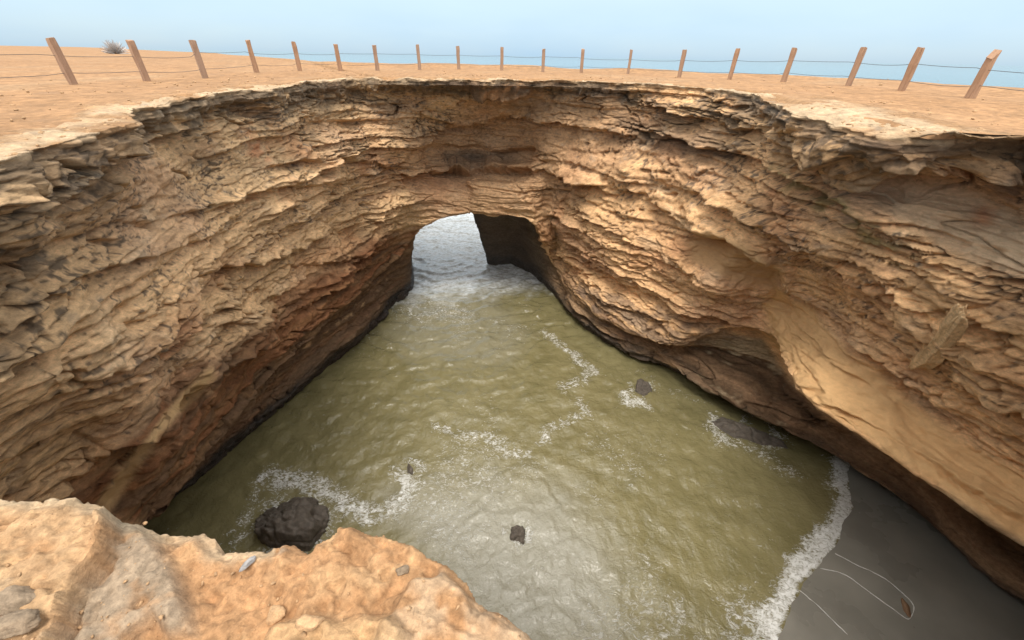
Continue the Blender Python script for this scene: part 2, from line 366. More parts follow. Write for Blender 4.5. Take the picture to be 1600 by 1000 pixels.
cen3 = np.array([CEN[0], CEN[1], 5.0], np.float32)
if np.mean(np.sum(Nn[:, NV // 3:NV // 2] * (cen3 - P[:, NV // 3:NV // 2]), -1)) < 0: Nn = -Nn; FLIP = True
else: FLIP = False
X, Y, Z = P[..., 0], P[..., 1], P[..., 2]
px, py = proj(P.reshape(-1, 3).astype(np.float64)); px = px.reshape(NU, NV).astype(np.float32); py = py.reshape(NU, NV).astype(np.float32)
wx = fbm(X * .9, Y * .9, Z * 1.2, 3) * 26; wy = fbm(X * .9 + 40, Y * .9, Z * 1.2, 3) * 20
qx, qy = px + wx, py + wy                                           # ragged zone borders
# zones of the rock face
def rock_zones():
    global zbulge, zrecess, zpale, zalcove, zbrown, zlens, zband, zdarkR, zscal, zlay, zplain
    zbulge = poly_mask(px + wx * .4, py + wy * .4, [(1185, 475), (1215, 452), (1260, 478), (1325, 550), (1415, 615), (1495, 680), (1600, 745), (1800, 860), (1800, 960), (1600, 850), (1400, 718), (1290, 645), (1238, 592), (1212, 530)], 10)
    zrecess = poly_mask(px + wx * .4, py + wy * .4, [(1075, 375), (1100, 362), (1160, 380), (1222, 425), (1212, 458), (1140, 440), (1085, 410)], 9)
    zpale = poly_mask(qx, qy, [(1330, 290), (1420, 275), (1530, 300), (1700, 380), (1700, 470), (1560, 425), (1470, 395), (1420, 345)], 14)
    zalcove = poly_mask(qx, qy, [(630, 235), (700, 185), (760, 135), (960, 140), (1010, 185), (985, 250), (900, 300), (840, 335), (700, 335), (650, 330), (640, 270)], 14)
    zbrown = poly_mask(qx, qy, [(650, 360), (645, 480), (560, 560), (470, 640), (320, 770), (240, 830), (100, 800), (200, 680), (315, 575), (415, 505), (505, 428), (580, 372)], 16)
    zlens = poly_mask(px + wx * .25, py + wy * .25, [(150, 790), (185, 735), (225, 690), (290, 610), (330, 572), (335, 590), (300, 625), (250, 680), (215, 730), (170, 800)], 6)
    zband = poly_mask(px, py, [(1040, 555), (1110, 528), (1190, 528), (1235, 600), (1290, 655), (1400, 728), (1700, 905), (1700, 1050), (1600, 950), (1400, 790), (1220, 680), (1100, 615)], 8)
    zdarkR = poly_mask(qx, qy, [(880, 450), (960, 455), (1040, 480), (1120, 500), (1190, 520), (1100, 545), (1040, 565), (940, 530)], 12)
    zplain = poly_mask(qx, qy, [(130, 300), (230, 230), (340, 200), (430, 210), (420, 300), (330, 330), (300, 420), (200, 470), (100, 560), (60, 500), (90, 380)], 30)
    zscal = poly_mask(qx, qy, [(350, 330), (480, 290), (620, 260), (640, 330), (560, 380), (430, 400), (330, 420), (150, 560), (90, 520), (200, 420)], 25)
    zlay = poly_mask(qx, qy, [(0, 560), (150, 480), (340, 440), (500, 420), (600, 390), (520, 470), (350, 580), (200, 700), (60, 800), (0, 800)], 25)
rock_zones()
smooth = np.clip(1 - .93 * np.maximum.reduce([zbulge, zrecess * .9, zpale * .6, zlens * .85]) - .45 * zalcove - .55 * zplain, 0.06, 1)
face = sstep(2.05, 2.5, VV)                                        # 0 on the apron
# beds
b = Z + .045 * X + .30 * fbm(X * .16, Y * .16, Z * .1, 2) + .10 * fbm(X * .7, Y * .7, Z * .5, 2)
ang = np.mod(np.arctan2(Y - CEN[1], X - CEN[0]) + math.pi / 2, 2 * math.pi) * 9.0                      # metres round the pit
disp = np.zeros_like(Z)
strat = np.zeros_like(Z)                                             # bed by bed darkness, used for colour
bw = b + .04 * fbm(X * .9, Y * .9, Z * .6, 3) + .010 * fbm(X * 4, Y * 4, Z * 4, 2)
for T, amp, lat, seed, cw in ((1.35, .55, .10, 1, .35), (.55, .38, .14, 2, .5), (.25, .22, .22, 3, .45), (.115, .10, .35, 4, .35)):
    bb = bw / T + .5 * pnoise(X * .22 / T ** .5, Y * .22 / T ** .5, seed * 7.7)
    idx = np.floor(bb); fr = bb - idx
    nlat = pnoise(ang * lat, idx * 5.37 + seed * 13, hash1(idx, seed) * 50)
    nlat2 = pnoise(ang * lat * 4.0, idx * 3.11 + seed * 9, 2.2)
    h = np.clip(.15 + .45 * hash1(idx, seed + 3) + .75 * nlat + .16 * nlat2, -.3, 1.0)
    prof = (1 - fr) ** .7 * sstep(0, .06, fr) + .10
    disp += amp * h * prof
    if seed in (2, 3): disp -= (.34 if seed == 2 else .20) * (hash1(idx, seed + 21) < .2) * sstep(0, .12, fr) * sstep(1, .88, fr) * sstep(-.35, .15, nlat + .4 * nlat2)
    strat += cw * (hash1(idx, seed + 11) - .5 + .5 * nlat)
n_mod = fbm(X * .28 + 9, Y * .28, Z * .5, 4)
disp *= (.35 + .9 * sstep(-.2, .4, n_mod)) * smooth
# joint blocks: every cell of rock stands a little prouder or further back than its neighbours
f1, f2, cid = worley(ang * .75 + .02 * wx, b * 2.1 + .015 * wy, X * .12 + Y * .09)
blk = hash1(cid, 5) - .5
disp += (.09 * blk * sstep(-.25, .2, pnoise(X * .3 + 50, Y * .3, Z * .4)) - .09 * sstep(.08, .0, f2 - f1)) * smooth * (.55 + .45 * (1 - zscal))
# eroded cups between cusps
f1b, f2b, cid2 = worley(ang * 2.3 + .03 * wx, Z * 3.6 + b * .4, X * .3 - Y * .2)
disp += (.20 * (f1b - .45) - .04 * (hash1(cid2, 2) - .5)) * smooth * (.10 + .9 * zscal)
# ledges traced on the photograph: rock above each line stands out, rock below is cut back
def ledge_line(pts, a_, tau):
    global disp
    pts = np.array(pts, np.float32); x0, x1, y0, y1 = pts[:, 0].min() - 40, pts[:, 0].max() + 40, pts[:, 1].min() - 160, pts[:, 1].max() + 90
    sel = np.nonzero((px > x0) & (px < x1) & (py > y0) & (py < y1) & (VV > 2.9)); ax_, ay_ = px[sel], py[sel]
    jit = .45 * wy[sel] + 5 * pnoise(X[sel] * 1.8, Y[sel] * 1.8, Z[sel] * 1.8) + 2.5 * pnoise(X[sel] * 7, Y[sel] * 7, Z[sel] * 7)
    yl = np.interp(ax_, pts[:, 0], pts[:, 1]); d_ = yl - (ay_ + jit)                      # >0 above the line
    endf = sstep(x0, x0 + 80, ax_) * sstep(x1, x1 - 80, ax_)
    var = .35 + .9 * sstep(-.4, .4, pnoise(X[sel] * .8, Y[sel] * .8, a_ * 30))
    up = np.exp(-np.clip(d_, 0, None) / tau) * sstep(-2.5, 1.5, d_)
    lo = np.exp(-np.clip(-d_, 0, None) / (tau * .55)) * sstep(2.5, -1.5, d_)
    disp[sel] += a_ * endf * var * (up - .7 * lo)
for pts, a_, tau in (
    ([(330, 425), (440, 398), (520, 362), (600, 332), (642, 316)], .30, 30), ([(0, 640), (100, 602), (200, 560), (330, 482), (420, 432)], .22, 36),
    ([(60, 790), (160, 690), (260, 642), (330, 578), (420, 522), (520, 442), (600, 388)], .62, 40), ([(0, 330), (60, 300), (150, 252), (230, 216), (330, 190)], .35, 30),
    ([(430, 255), (530, 248), (620, 258), (645, 232)], .25, 26), ([(450, 412), (560, 402), (625, 352)], .22, 22), ([(230, 345), (400, 303), (520, 282)], .2, 28),
    ([(0, 480), (120, 430), (240, 400), (330, 360)], .18, 34), ([(0, 720), (90, 680), (170, 640), (260, 560)], .2, 30), ([(180, 600), (300, 520), (400, 470), (480, 430)], .22, 24),
    ([(1010, 202), (1180, 246), (1320, 316), (1450, 405), (1600, 446)], .42, 40), ([(960, 278), (1075, 357), (1150, 377), (1225, 427), (1300, 500), (1420, 587), (1520, 657), (1600, 712)], .42, 40),
    ([(1262, 215), (1300, 246), (1360, 265), (1430, 263), (1480, 242), (1550, 226)], .42, 50), ([(850, 377), (930, 432), (1000, 452), (1060, 482), (1190, 517)], .30, 30),
    ([(1380, 432), (1440, 476), (1500, 482), (1600, 522)], .35, 35), ([(1100, 302), (1200, 347), (1300, 412), (1400, 472), (1480, 540)], .25, 30), ([(1510, 266), (1600, 278)], .45, 40),
    ([(1470, 590), (1530, 610), (1600, 640)], .2, 26), ([(900, 330), (1000, 380), (1080, 420)], .2, 26), ([(830, 340), (880, 400), (960, 470), (1040, 500)], .18, 22),
    ([(640, 270), (740, 268), (850, 264), (960, 302)], .85, 28), ([(630, 242), (700, 192), (780, 180), (880, 190), (990, 215)], .28, 40), ([(1000, 165), (1080, 180), (1170, 200), (1240, 200)], .3, 26)):
    ledge_line(pts, a_, tau)
for pts, a_, tau in (([(1285, 628), (1360, 664), (1440, 708), (1500, 755), (1600, 818)], .22, 16), ([(1240, 500), (1300, 560), (1380, 622)], .10, 16), ([(1330, 330), (1420, 350), (1520, 380), (1600, 395)], .12, 20)):
    ledge_line(pts, a_, tau)
disp += .45 * poly_mask(px + wx * .4, py + wy * .4, [(735, 285), (828, 283), (832, 330), (737, 333)], 6) - .7 * poly_mask(px + wx * .4, py + wy * .4, [(778, 238), (830, 233), (826, 256), (785, 258)], 8)
# broad shape and grain
disp += .50 * fbm(X * .33 + 3, Y * .33, Z * .38, 3) * (.35 + .65 * smooth) * sstep(-.2, .6, Z)
disp += .12 * ridged(X * .8, Y * .8, bw * 3.4, 3) * smooth * (.3 + .9 * sstep(-.2, .3, pnoise(X * .5, Y * .5, Z * .5 + 30)))
disp += .05 * fbm(X * 1.7, Y * 1.7, Z * 9, 4, .6) * smooth + .012 * fbm(X * 6, Y * 6, Z * 9, 2)
slot = ridged(X * .45, Y * .45, b * 2.6 + 5, 1); slot2 = ridged(X * .9 + 8, Y * .9, b * 6.0, 1)
disp -= (.38 * sstep(.90, .985, slot) * sstep(-.1, .3, pnoise(X * .4, Y * .4, Z + 9)) + .12 * sstep(.88, .98, slot2) * sstep(-.1, .3, pnoise(X * .6 + 5, Y * .6, Z))) * smooth
vj = ridged(ang * .23 + .03 * wx, Z * .05, 7.7, 1); disp -= .30 * sstep(.93, .99, vj) * sstep(0, .35, pnoise(X * .3, Y * .3, Z * .35 + 3)) * smooth
# pits
pit = sstep(.34, .55, pnoise(X * 2.1, Y * 2.1, Z * 3.6 + 60)) + .5 * sstep(.3, .5, pnoise(X * 5.1, Y * 5.1, Z * 8 + 20))
disp -= .08 * pit * smooth
# soft rock: gentle swells with a few parting lines
sm2 = np.maximum.reduce([zbulge, zrecess, zpale])
disp += sm2 * (.13 * fbm(X * .8, Y * .8, Z * 1.6, 3) - .05 * sstep(.80, .97, ridged(X * .3, Y * .3, b * 2.0, 1)))
# local shaping: bulge proud, recesses back
disp += .05 * zbulge - .40 * zrecess - .25 * zpale - .10 * zlens
rightside = sstep(N_BACK - .5, N_BACK + .5, UU) * sstep(len(cols) - 4.5, len(cols) - 7.0, UU)
disp *= 1 - rightside * sstep(7.6, 8.3, VV) * .65 * (1 - sstep(10.0, 10.8, VV))
disp += rightside * sstep(6.9, 7.8, VV) * (1 - sstep(8.6, 9.2, VV)) * (.30 * fbm(ang * .55, 3.3, VV * .3, 2) + .12 * fbm(ang * 1.8, 1.3, VV * .6, 3))
disp += zbulge * (.16 * fbm(X * 1.1 + 5, Y * 1.1, Z * 2.4, 3) - .07 * sstep(.86, .98, ridged(X * .4 + 3, Y * .4, bw * 1.6, 1)))
disp -= .12 * smooth * face
# ragged rim crust: thin broken slabs
crust = sstep(.9, 1.95, VV) * (1 - sstep(3.6, 4.8, VV))
kr = np.searchsorted(tv, 2.0); RX = X[:, kr:kr + 1]; RY = Y[:, kr:kr + 1]
cr_b = np.floor((Z - Z[:, kr:kr + 1] + .03 * pnoise(X * 1.1, Y * 1.1, 4.)) / .11)
ragr = .42 * fbm(RX * .55, RY * .55, 1.3, 3) + .26 * fbm(RX * 1.9, RY * 1.9, 4.3, 4, .65)
cr_n = pnoise(RX * 1.6, RY * 1.6, cr_b * 3.7) + .6 * pnoise(RX * 5, RY * 5, cr_b * 2.3)
disp = disp * (1 - .85 * crust * (1 - sstep(3.0, 4.2, VV))) + crust * (ragr + .12 * cr_n * sstep(2.05, 2.3, VV) + .10 * ridged(X * 2.5, Y * 2.5, Z * 4.0, 3) * sstep(2.6, 3.4, VV))
under = sstep(-3, -1, -np.abs(X + 4)) * 0
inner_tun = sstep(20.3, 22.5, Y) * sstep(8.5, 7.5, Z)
mouth = np.maximum(sstep(3.6, 2.6, UU), sstep(len(cols) - 4.4, len(cols) - 3.4, UU)) * sstep(6.8, 7.8, VV)
disp *= (1 - .35 * inner_tun) * (1 - .75 * mouth)
disp += mouth * (.10 * fbm(X * 1.5, Y * 1.5, Z * 1.5, 4, .6) + .09 * (ridged(X * .8, Y * .8, b * 3.0, 3) - .3))
disp *= sstep(-.9, .2, Z) * .8 + .2
disp *= 1 - .3 * sstep(3.0, 1.2, Z)
Hn = Nn.copy(); Hn[..., 2] *= .35
Hn /= np.linalg.norm(Hn, axis=-1, keepdims=True) + 1e-6
dirn = np.where((inner_tun > .5)[..., None], Nn, Hn)
inw = np.stack([CEN[0] - X, CEN[1] - Y, np.zeros_like(X)], -1); inw /= np.linalg.norm(inw, axis=-1, keepdims=True) + 1e-6
wr = (1 - sstep(3.0, 4.0, VV))[..., None]; dirn = dirn * (1 - wr) + inw * wr
hw = sstep(.9, 1.95, VV)
Pd = P + dirn * (disp * hw)[..., None]
ks = np.searchsorted(tv, 11.95); sm_ = (Pd[0, :ks] + Pd[-1, :ks]) / 2; Pd[0, :ks] = sm_; Pd[-1, :ks] = sm_
# apron: broken slabs
apr = (1 - sstep(1.75, 2.6, VV)) * sstep(0.0, .5, VV)
stepn = fbm(X * .8, Y * .8, 2.0, 4)
Pd[..., 2] += apr * (.05 * stepn + .035 * np.floor(3 * pnoise(X * .9 + 5, Y * .9, 1.) + .8 * pnoise(X * 4, Y * 4, 5.)) / 1.5 + .025 * fbm(X * 6, Y * 6, 3., 2))
# zones again, now where the carved surface really lies
px, py = proj(Pd.reshape(-1, 3).astype(np.float64)); px = px.reshape(NU, NV).astype(np.float32); py = py.reshape(NU, NV).astype(np.float32); qx, qy = px + wx, py + wy
rock_zones(); sm2 = np.maximum.reduce([zbulge, zrecess, zpale])
# ---- colour of the rock (albedo)
def C3(r, g, b_): return np.array([r, g, b_], np.float32)
def blend(c, new, m): return c + (new - c) * m[..., None]
nA = fbm(X * .5, Y * .5, Z * .8 + 9, 4); nB = fbm(X * 2.2, Y * 2.2, Z * 4 + 5, 3); bedn = pnoise(b * 1.7, 3.3, X * .03) + .7 * pnoise(b * 5.1, 9.3, X * .05)
side = sstep(-3, 5, X)
colr = (1 - side)[..., None] * C3(.61, .40, .215) + side[..., None] * C3(.63, .385, .195)
colr = colr * (1 + .14 * bedn + .20 * nA + .30 * strat)[..., None]
colr = blend(colr, C3(.25, .15, .095), .55 * sstep(.22, .6, -strat + .3 * nB) * (1 - sstep(8, 10, Z)))
colr = blend(colr, C3(.50, .29, .185), .45 * sstep(-.05, .4, fbm(X * .22 + 33, Y * .22, Z * .35, 3)))                # pinkish beds
colr = blend(colr, C3(.46, .22, .105), .6 * sstep(.0, .5, fbm(X * .4 + 20, Y * .4, Z * .5, 3)))          # iron tint
colr = blend(colr, C3(.60, .44, .28), .6 * sstep(.1, .6, fbm(X * .5 + 50, Y * .5, Z * 1.2, 3)))        # pale salt-bleached
colr = blend(colr, C3(.44, .255, .14), .6 * zalcove)
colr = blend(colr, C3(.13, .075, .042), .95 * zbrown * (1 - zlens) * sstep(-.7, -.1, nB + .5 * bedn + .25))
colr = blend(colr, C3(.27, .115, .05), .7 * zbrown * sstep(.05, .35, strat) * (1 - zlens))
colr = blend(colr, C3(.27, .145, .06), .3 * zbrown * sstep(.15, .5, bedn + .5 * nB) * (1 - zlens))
colr = blend(colr, C3(.50, .33, .16), .95 * zlens)
colr = blend(colr, C3(.64, .40, .19) * (1 + .12 * nA[..., None] + .10 * bedn[..., None]), .92 * zbulge); colr = blend(colr, C3(.52, .33, .165), .85 * zrecess)
colr = blend(colr, C3(.66, .49, .32), .88 * zpale)
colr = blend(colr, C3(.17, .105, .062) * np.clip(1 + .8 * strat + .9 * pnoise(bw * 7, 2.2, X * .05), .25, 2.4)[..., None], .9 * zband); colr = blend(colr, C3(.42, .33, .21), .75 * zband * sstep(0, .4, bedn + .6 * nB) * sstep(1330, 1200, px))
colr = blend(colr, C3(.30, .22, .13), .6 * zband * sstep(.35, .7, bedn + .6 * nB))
colr = blend(colr, C3(.14, .10, .075), .7 * zdarkR * sstep(-.3, .3, nB + bedn * .5))
# small red stains
for sx, sy, sr in ((1205, 298, 16), (405, 232, 26), (395, 215, 20), (1530, 330, 24), (900, 420, 14)):
    colr = blend(colr, C3(.50, .20, .09), .6 * sstep(1.2, .2, np.hypot((qx - sx) * .9, qy - sy) / sr) * sstep(-.35, .25, nB))
# black desert crust: under the rim and in patches that hang from it
zb = np.maximum.reduce([
    poly_mask(qx, qy, [(-300, 260), (0, 232), (45, 222), (105, 208), (165, 190), (225, 165), (325, 145), (335, 185), (240, 215), (170, 250), (90, 300), (60, 400), (30, 560), (-60, 620), (-300, 620)], 16) * (.25 + .5 * sstep(-.1, .2, nA + nB)),
    poly_mask(qx, qy, [(320, 138), (450, 126), (560, 118), (570, 150), (500, 175), (420, 165), (350, 190)], 14) * .8,
    poly_mask(qx, qy, [(590, 118), (700, 120), (830, 120), (980, 125), (1010, 165), (960, 158), (850, 145), (700, 150), (610, 140)], 10) * .85,
    poly_mask(qx, qy, [(1140, 140), (1210, 140), (1265, 165), (1255, 205), (1215, 190), (1160, 160)], 8),
    poly_mask(qx, qy, [(970, 175), (1100, 195), (1170, 235), (1150, 255), (1040, 235), (960, 215)], 12) * .6,
    poly_mask(qx, qy, [(1535, 190), (1620, 195), (1620, 225), (1550, 215)], 6)])
bl = zb * sstep(-.62, -.05, nB + .4 * fbm(X * 4, Y * 4, Z * 6, 2))
spk = fbm(X * 6 + 70, Y * 6, Z * 11, 3, .7); ptc = fbm(X * .7 + 70, Y * .7, Z * 1.4, 4)
bl = np.maximum(bl, .85 * sstep(.22, .42, spk + .55 * ptc + .05 * (Z - 8)) * sstep(2.5, 6.0, Z) * (1 - sm2) * (1 - .4 * zalcove))
bl = np.maximum(bl, .75 * face * (1 - sstep(3.6, 4.9, VV + 1.2 * nA)) * sstep(-.25, .1, fbm(ang * .5, Z * 1.5, 12.2, 4)))
colr = blend(colr, C3(.055, .048, .042), np.clip(bl * .92 * face, 0, 1))
lich = .7 * sstep(.2, .5, fbm(X * 2.5 + 15, Y * 2.5, Z * 4, 4)) * sstep(5, 8, Z) * .5 * (1 - sm2)
colr = blend(colr, C3(.34, .28, .21), lich * face * (1 - zpale))
# yellow-green lichen along the right ledge
ly = poly_mask(qx, qy, [(1200, 250), (1320, 310), (1440, 400), (1420, 425), (1300, 345), (1200, 285)], 14) * sstep(-.1, .3, nB)
colr = blend(colr, C3(.27, .22, .09), .7 * ly)
# wet foot of the walls
wetm = sstep(1.05, .45, Z + .35 * nA + .12 * nB)
colr = blend(colr, C3(.035, .03, .026), .93 * wetm)
colr = blend(colr, C3(.15, .10, .065), .6 * sstep(2.2, 1.0, Z + .6 * nA) * (1 - wetm) * (1 - zband) * (1 - zlens))
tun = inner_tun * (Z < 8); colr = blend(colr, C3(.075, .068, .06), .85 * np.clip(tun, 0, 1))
# the apron on top: pale broken crust over orange sand
sand_c = C3(.295, .17, .083); pale_c = C3(.47, .345, .22)
apw = sstep(N_BACK + 4, N_BACK + 6, UU) * sstep(N_BACK + 14, N_BACK + 12, UU)
ap_col = sand_c[None, None] * (1 + .1 * nA)[..., None]
ap_col = blend(ap_col, pale_c, .9 * sstep(-.35, .15, stepn + .3 * nB) * sstep(.7 - .7 * apw, 1.7 - .9 * apw, VV + .5 * stepn))
ap_col = blend(ap_col, C3(.30, .24, .18), .7 * sstep(.25, .5, fbm(X * 2, Y * 2, 8., 4)) * sstep(.8, 1.6, VV))
colr = blend(colr, np.broadcast_to(ap_col, colr.shape), 1 - sstep(2.05, 2.75, VV + .5 * nB)) if False else colr * sstep(2.05, 2.75, VV + .5 * nB)[..., None] + ap_col * (1 - sstep(2.05, 2.75, VV + .5 * nB))[..., None]
colr = np.clip(colr, .015, .8)
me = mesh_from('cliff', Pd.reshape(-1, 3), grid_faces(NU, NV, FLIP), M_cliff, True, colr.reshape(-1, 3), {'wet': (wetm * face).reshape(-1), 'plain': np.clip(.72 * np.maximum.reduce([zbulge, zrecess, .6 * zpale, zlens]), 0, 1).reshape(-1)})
cliff = link(bpy.data.objects.new('cliff', me)); tag(cliff, kind='structure')
print('cliff', NU, NV, round(time.time() - T0, 1))

# ------------------------------------------------------------------ plateau
POSTS = [(115, 132, 80, 60), (230, 127, 203, 63), (321, 122, 301, 63), (401, 113, 388, 63), (469, 111, 459, 65), (532, 111, 524, 69), (590, 110, 586, 70), (656, 109, 652, 70),
         (717, 109, 714, 72), (784, 110, 784, 73), (848, 112, 849, 76), (908, 114, 910, 76), (981, 116, 983, 78), (1061, 121, 1068, 78), (1140, 124, 1150, 76), (1224, 128, 1238, 75),
         (1325, 135, 1347, 74), (1408, 142, 1438, 73), (1515, 153, 1553, 79)]
PDROP = [.90, .89, .86, .80, .78, .78, .77, .745, .725, .715, .735, .735, .745, .75, .72, .70, .70, .71, .77]
post_xyz = np.array([atz(p[0], p[1], CZ - d) for p, d in zip(POSTS, PDROP)])
EDGE = [(-420, 260, .1), (330, 82.5, .62), (400, 88, .62), (450, 92, .60), (550, 97, .53), (700, 99, .50), (800, 101, .50), (1000, 107, .54), (1200, 116, .57), (1400, 124, .58), (1600, 138, .62)]
edge_xyz = [A(-900, 1000, 12.0), A(-400, 470, 11.8)] + [atz(e[0], e[1], CZ - e[2]) for e in EDGE[1:]] + [A(19, 8, 11.3), A(24, -6, 11.3), A(50, -60, 11.6), A(120, -300, 12), A(-300, -600, 13), A(-900, -300, 14), A(-1200, 300, 13)]
edge_xyz = np.array(edge_xyz)
rim_xyz = NET[:, 1]
data = np.concatenate([post_xyz, edge_xyz, rim_xyz[::2]])
def ground_z(x, y):
    sh = x.shape; x = x.ravel(); y = y.ravel(); out = np.zeros(x.shape)
    wsum = np.zeros(x.shape)
    for d in data:
        w = 1 / ((x - d[0]) ** 2 + (y - d[1]) ** 2 + .25) ** 1.6
        out += w * d[2]; wsum += w
    return (out / wsum).reshape(sh)
# outer loop by bearing round the pit
ein = edge_xyz; ea = np.unwrap(np.arctan2(ein[:, 1] - CEN[1], ein[:, 0] - CEN[0]))
def cyc(pts, n):
    seg = np.linalg.norm(np.diff(np.vstack([pts, pts[:1]]), axis=0), axis=1); s = np.concatenate([[0], np.cumsum(seg)])
    return s
rim_loop = P[:, np.searchsorted(tv, 1.45)]                          # on the apron
ra = np.unwrap(np.arctan2(rim_loop[:, 1] - CEN[1], rim_loop[:, 0] - CEN[0]))
NG = 420
sel = np.linspace(0, NU - 1, NG).astype(int); rl = rim_loop[sel]; ral = ra[sel]
# bearing -> outer point (interpolate log distance)
er = np.log(np.hypot(ein[:, 0] - CEN[0], ein[:, 1] - CEN[1])); eang = np.mod(np.arctan2(ein[:, 1] - CEN[1], ein[:, 0] - CEN[0]), 2 * math.pi)
o_ = np.argsort(eang); ea_s = np.concatenate([eang[o_] - 2 * math.pi, eang[o_], eang[o_] + 2 * math.pi]); er_s = np.tile(er[o_], 3)
orad = np.exp(np.interp(np.mod(ral, 2 * math.pi), ea_s, er_s))
orad = orad * (1 + .05 * pnoise(ral * 6, 0.5, 0.5) * (orad < 80))
outer = np.stack([CEN[0] + np.cos(ral) * orad, CEN[1] + np.sin(ral) * orad], 1)
NT = 150
tt = np.linspace(0, 1, NT) ** 1.0
GX = np.zeros((NG, NT)); GY = GX.copy()
for k, t in enumerate(tt):
    r0 = np.hypot(rl[:, 0] - CEN[0], rl[:, 1] - CEN[1])
    L = np.maximum(orad - r0, .5)
    e = np.where(L > 60, (np.expm1(t * np.log(L)) / (L - 1)), t)
    w = e[:, None] if np.ndim(e) else e
    GX[:, k] = rl[:, 0] + (outer[:, 0] - rl[:, 0]) * e; GY[:, k] = rl[:, 1] + (outer[:, 1] - rl[:, 1]) * e
GZ = ground_z(GX, GY)
gd = np.hypot(GX, GY - 9)
GZ = GZ + .05 * fbm(GX * .35, GY * .35, 4., 4) + .02 * fbm(GX * 2.2, GY * 2.2, 1., 3) - .10 * np.exp(-((tt[None] * np.ones_like(GX)) / .03) ** 2) * 0
GZ[:, 0] -= .12; GZ[:, 1] -= .05
gcol = np.broadcast_to(C3(.305, .172, .083), (NG, NT, 3)).copy()
g1 = fbm(GX * .25, GY * .25, 6., 4); g2 = fbm(GX * 1.6, GY * 1.6, 2., 3)
gcol = blend(gcol, C3(.31, .19, .10), sstep(0, .5, g1)); gcol = blend(gcol, C3(.26, .142, .065), .6 * sstep(.05, .5, -g1)); gcol *= (1 + .16 * g2 + .10 * fbm(GX * .06, GY * .06, 3., 3))[..., None]
gcol = blend(gcol, C3(.24, .15, .09), .5 * sstep(.30, .5, fbm(GX * .8 + 7, GY * .8, 5., 4)))
# drop to the sea on the outside, open where the tunnel comes out
rows = [np.stack([GX, GY, GZ], -1)]
ox, oy = np.cos(ral), np.sin(ral); skirt = []
for dz, do in ((-.25, .12), (-.8, -.1), (-2, .2), (-4, -.1), (-6, .3), (-8.5, .5), (-11.0, .9), (-13.5, 1.2)):
    z = GZ[:, -1] + dz; nn = .5 * fbm(ral * 14, z * .8, 2.2, 3)
    skirt.append(np.stack([GX[:, -1] + ox * (do + nn), GY[:, -1] + oy * (do + nn), z], -1))
allP = np.concatenate([rows[0], np.stack(skirt, 1)], 1)
ac = np.concatenate([gcol, np.broadcast_to(C3(.36, .25, .15), (NG, len(skirt), 3))], 1)
NTT = allP.shape[1]
cc_ = (allP[:-1, :-1] + allP[1:, 1:]) / 2
keep = ~((np.arange(NTT - 1)[None] >= NT - 1) & (cc_[..., 2] < 9.0 - .06 * (cc_[..., 0] + 4.4) ** 2) & (cc_[..., 0] > -11) & (cc_[..., 0] < 2.2) & (cc_[..., 1] > 20))
me = mesh_from('ground', allP.reshape(-1, 3), grid_faces(NG, NTT, not FLIP if False else True, keep), M_ground, True, np.clip(ac, .02, .8).reshape(-1, 3))
ground = link(bpy.data.objects.new('ground', me)); tag(ground, kind='structure')

# ------------------------------------------------------------------ beach of wet sand
SHORE = [atz(*q, 0)[:2] for q in ((1345, 705), (1318, 735), (1328, 790), (1300, 850), (1250, 905), (1222, 960), (1205, 1010), (1195, 1100), (1150, 1300))]
SHORE = np.array([A(13.2, 9.6)] + SHORE + [A(4.5, 1.0), A(2.5, -1.0)])
bx = np.linspace(2, 16, 240); by = np.linspace(-3.5, 11, 240); BX, BY = np.meshgrid(bx, by, indexing='ij')
dS, sS = poly_dist(BX, BY, SHORE)
DRY = np.vstack([SHORE, [[2.5, -40], [60, -40], [60, 9.6]]])
sd_ = dS * np.where(poly_mask(BX, BY, DRY, .0005) > .5, 1, -1)                                  # + = dry side
BZ = np.where(sd_ > 0, .055 * sd_, .16 * sd_) + .012 * fbm(BX * .8, BY * .8, 1., 3); BZ = np.maximum(BZ, -.8)
m, N, L, bs = new_mat('wet_sand')
geo = N.new('ShaderNodeNewGeometry'); n1 = noise_node(N, L, geo.outputs['Position'], .5, 4); n2 = noise_node(N, L, geo.outputs['Position'], 60, 3)
cS = mixrgb(N, L, maprange(N, L, n1, .3, .7, 0, 1), (.15, .142, .122), (.215, .202, .172)); L.new(cS, bs.inputs['Base Color'])
L.new(maprange(N, L, n1, .35, .65, .22, .45), bs.inputs['Roughness'])
bp = N.new('ShaderNodeBump'); bp.inputs['Strength'].default_value = .25; bp.inputs['Distance'].default_value = .01; L.new(n2, bp.inputs['Height']); L.new(bp.outputs[0], bs.inputs['Normal'])
M_sand = m
me = mesh_from('beach', np.stack([BX, BY, BZ], -1).reshape(-1, 3), grid_faces(240, 240), M_sand)
beach = link(bpy.data.objects.new('beach', me)); tag(beach, kind='structure')

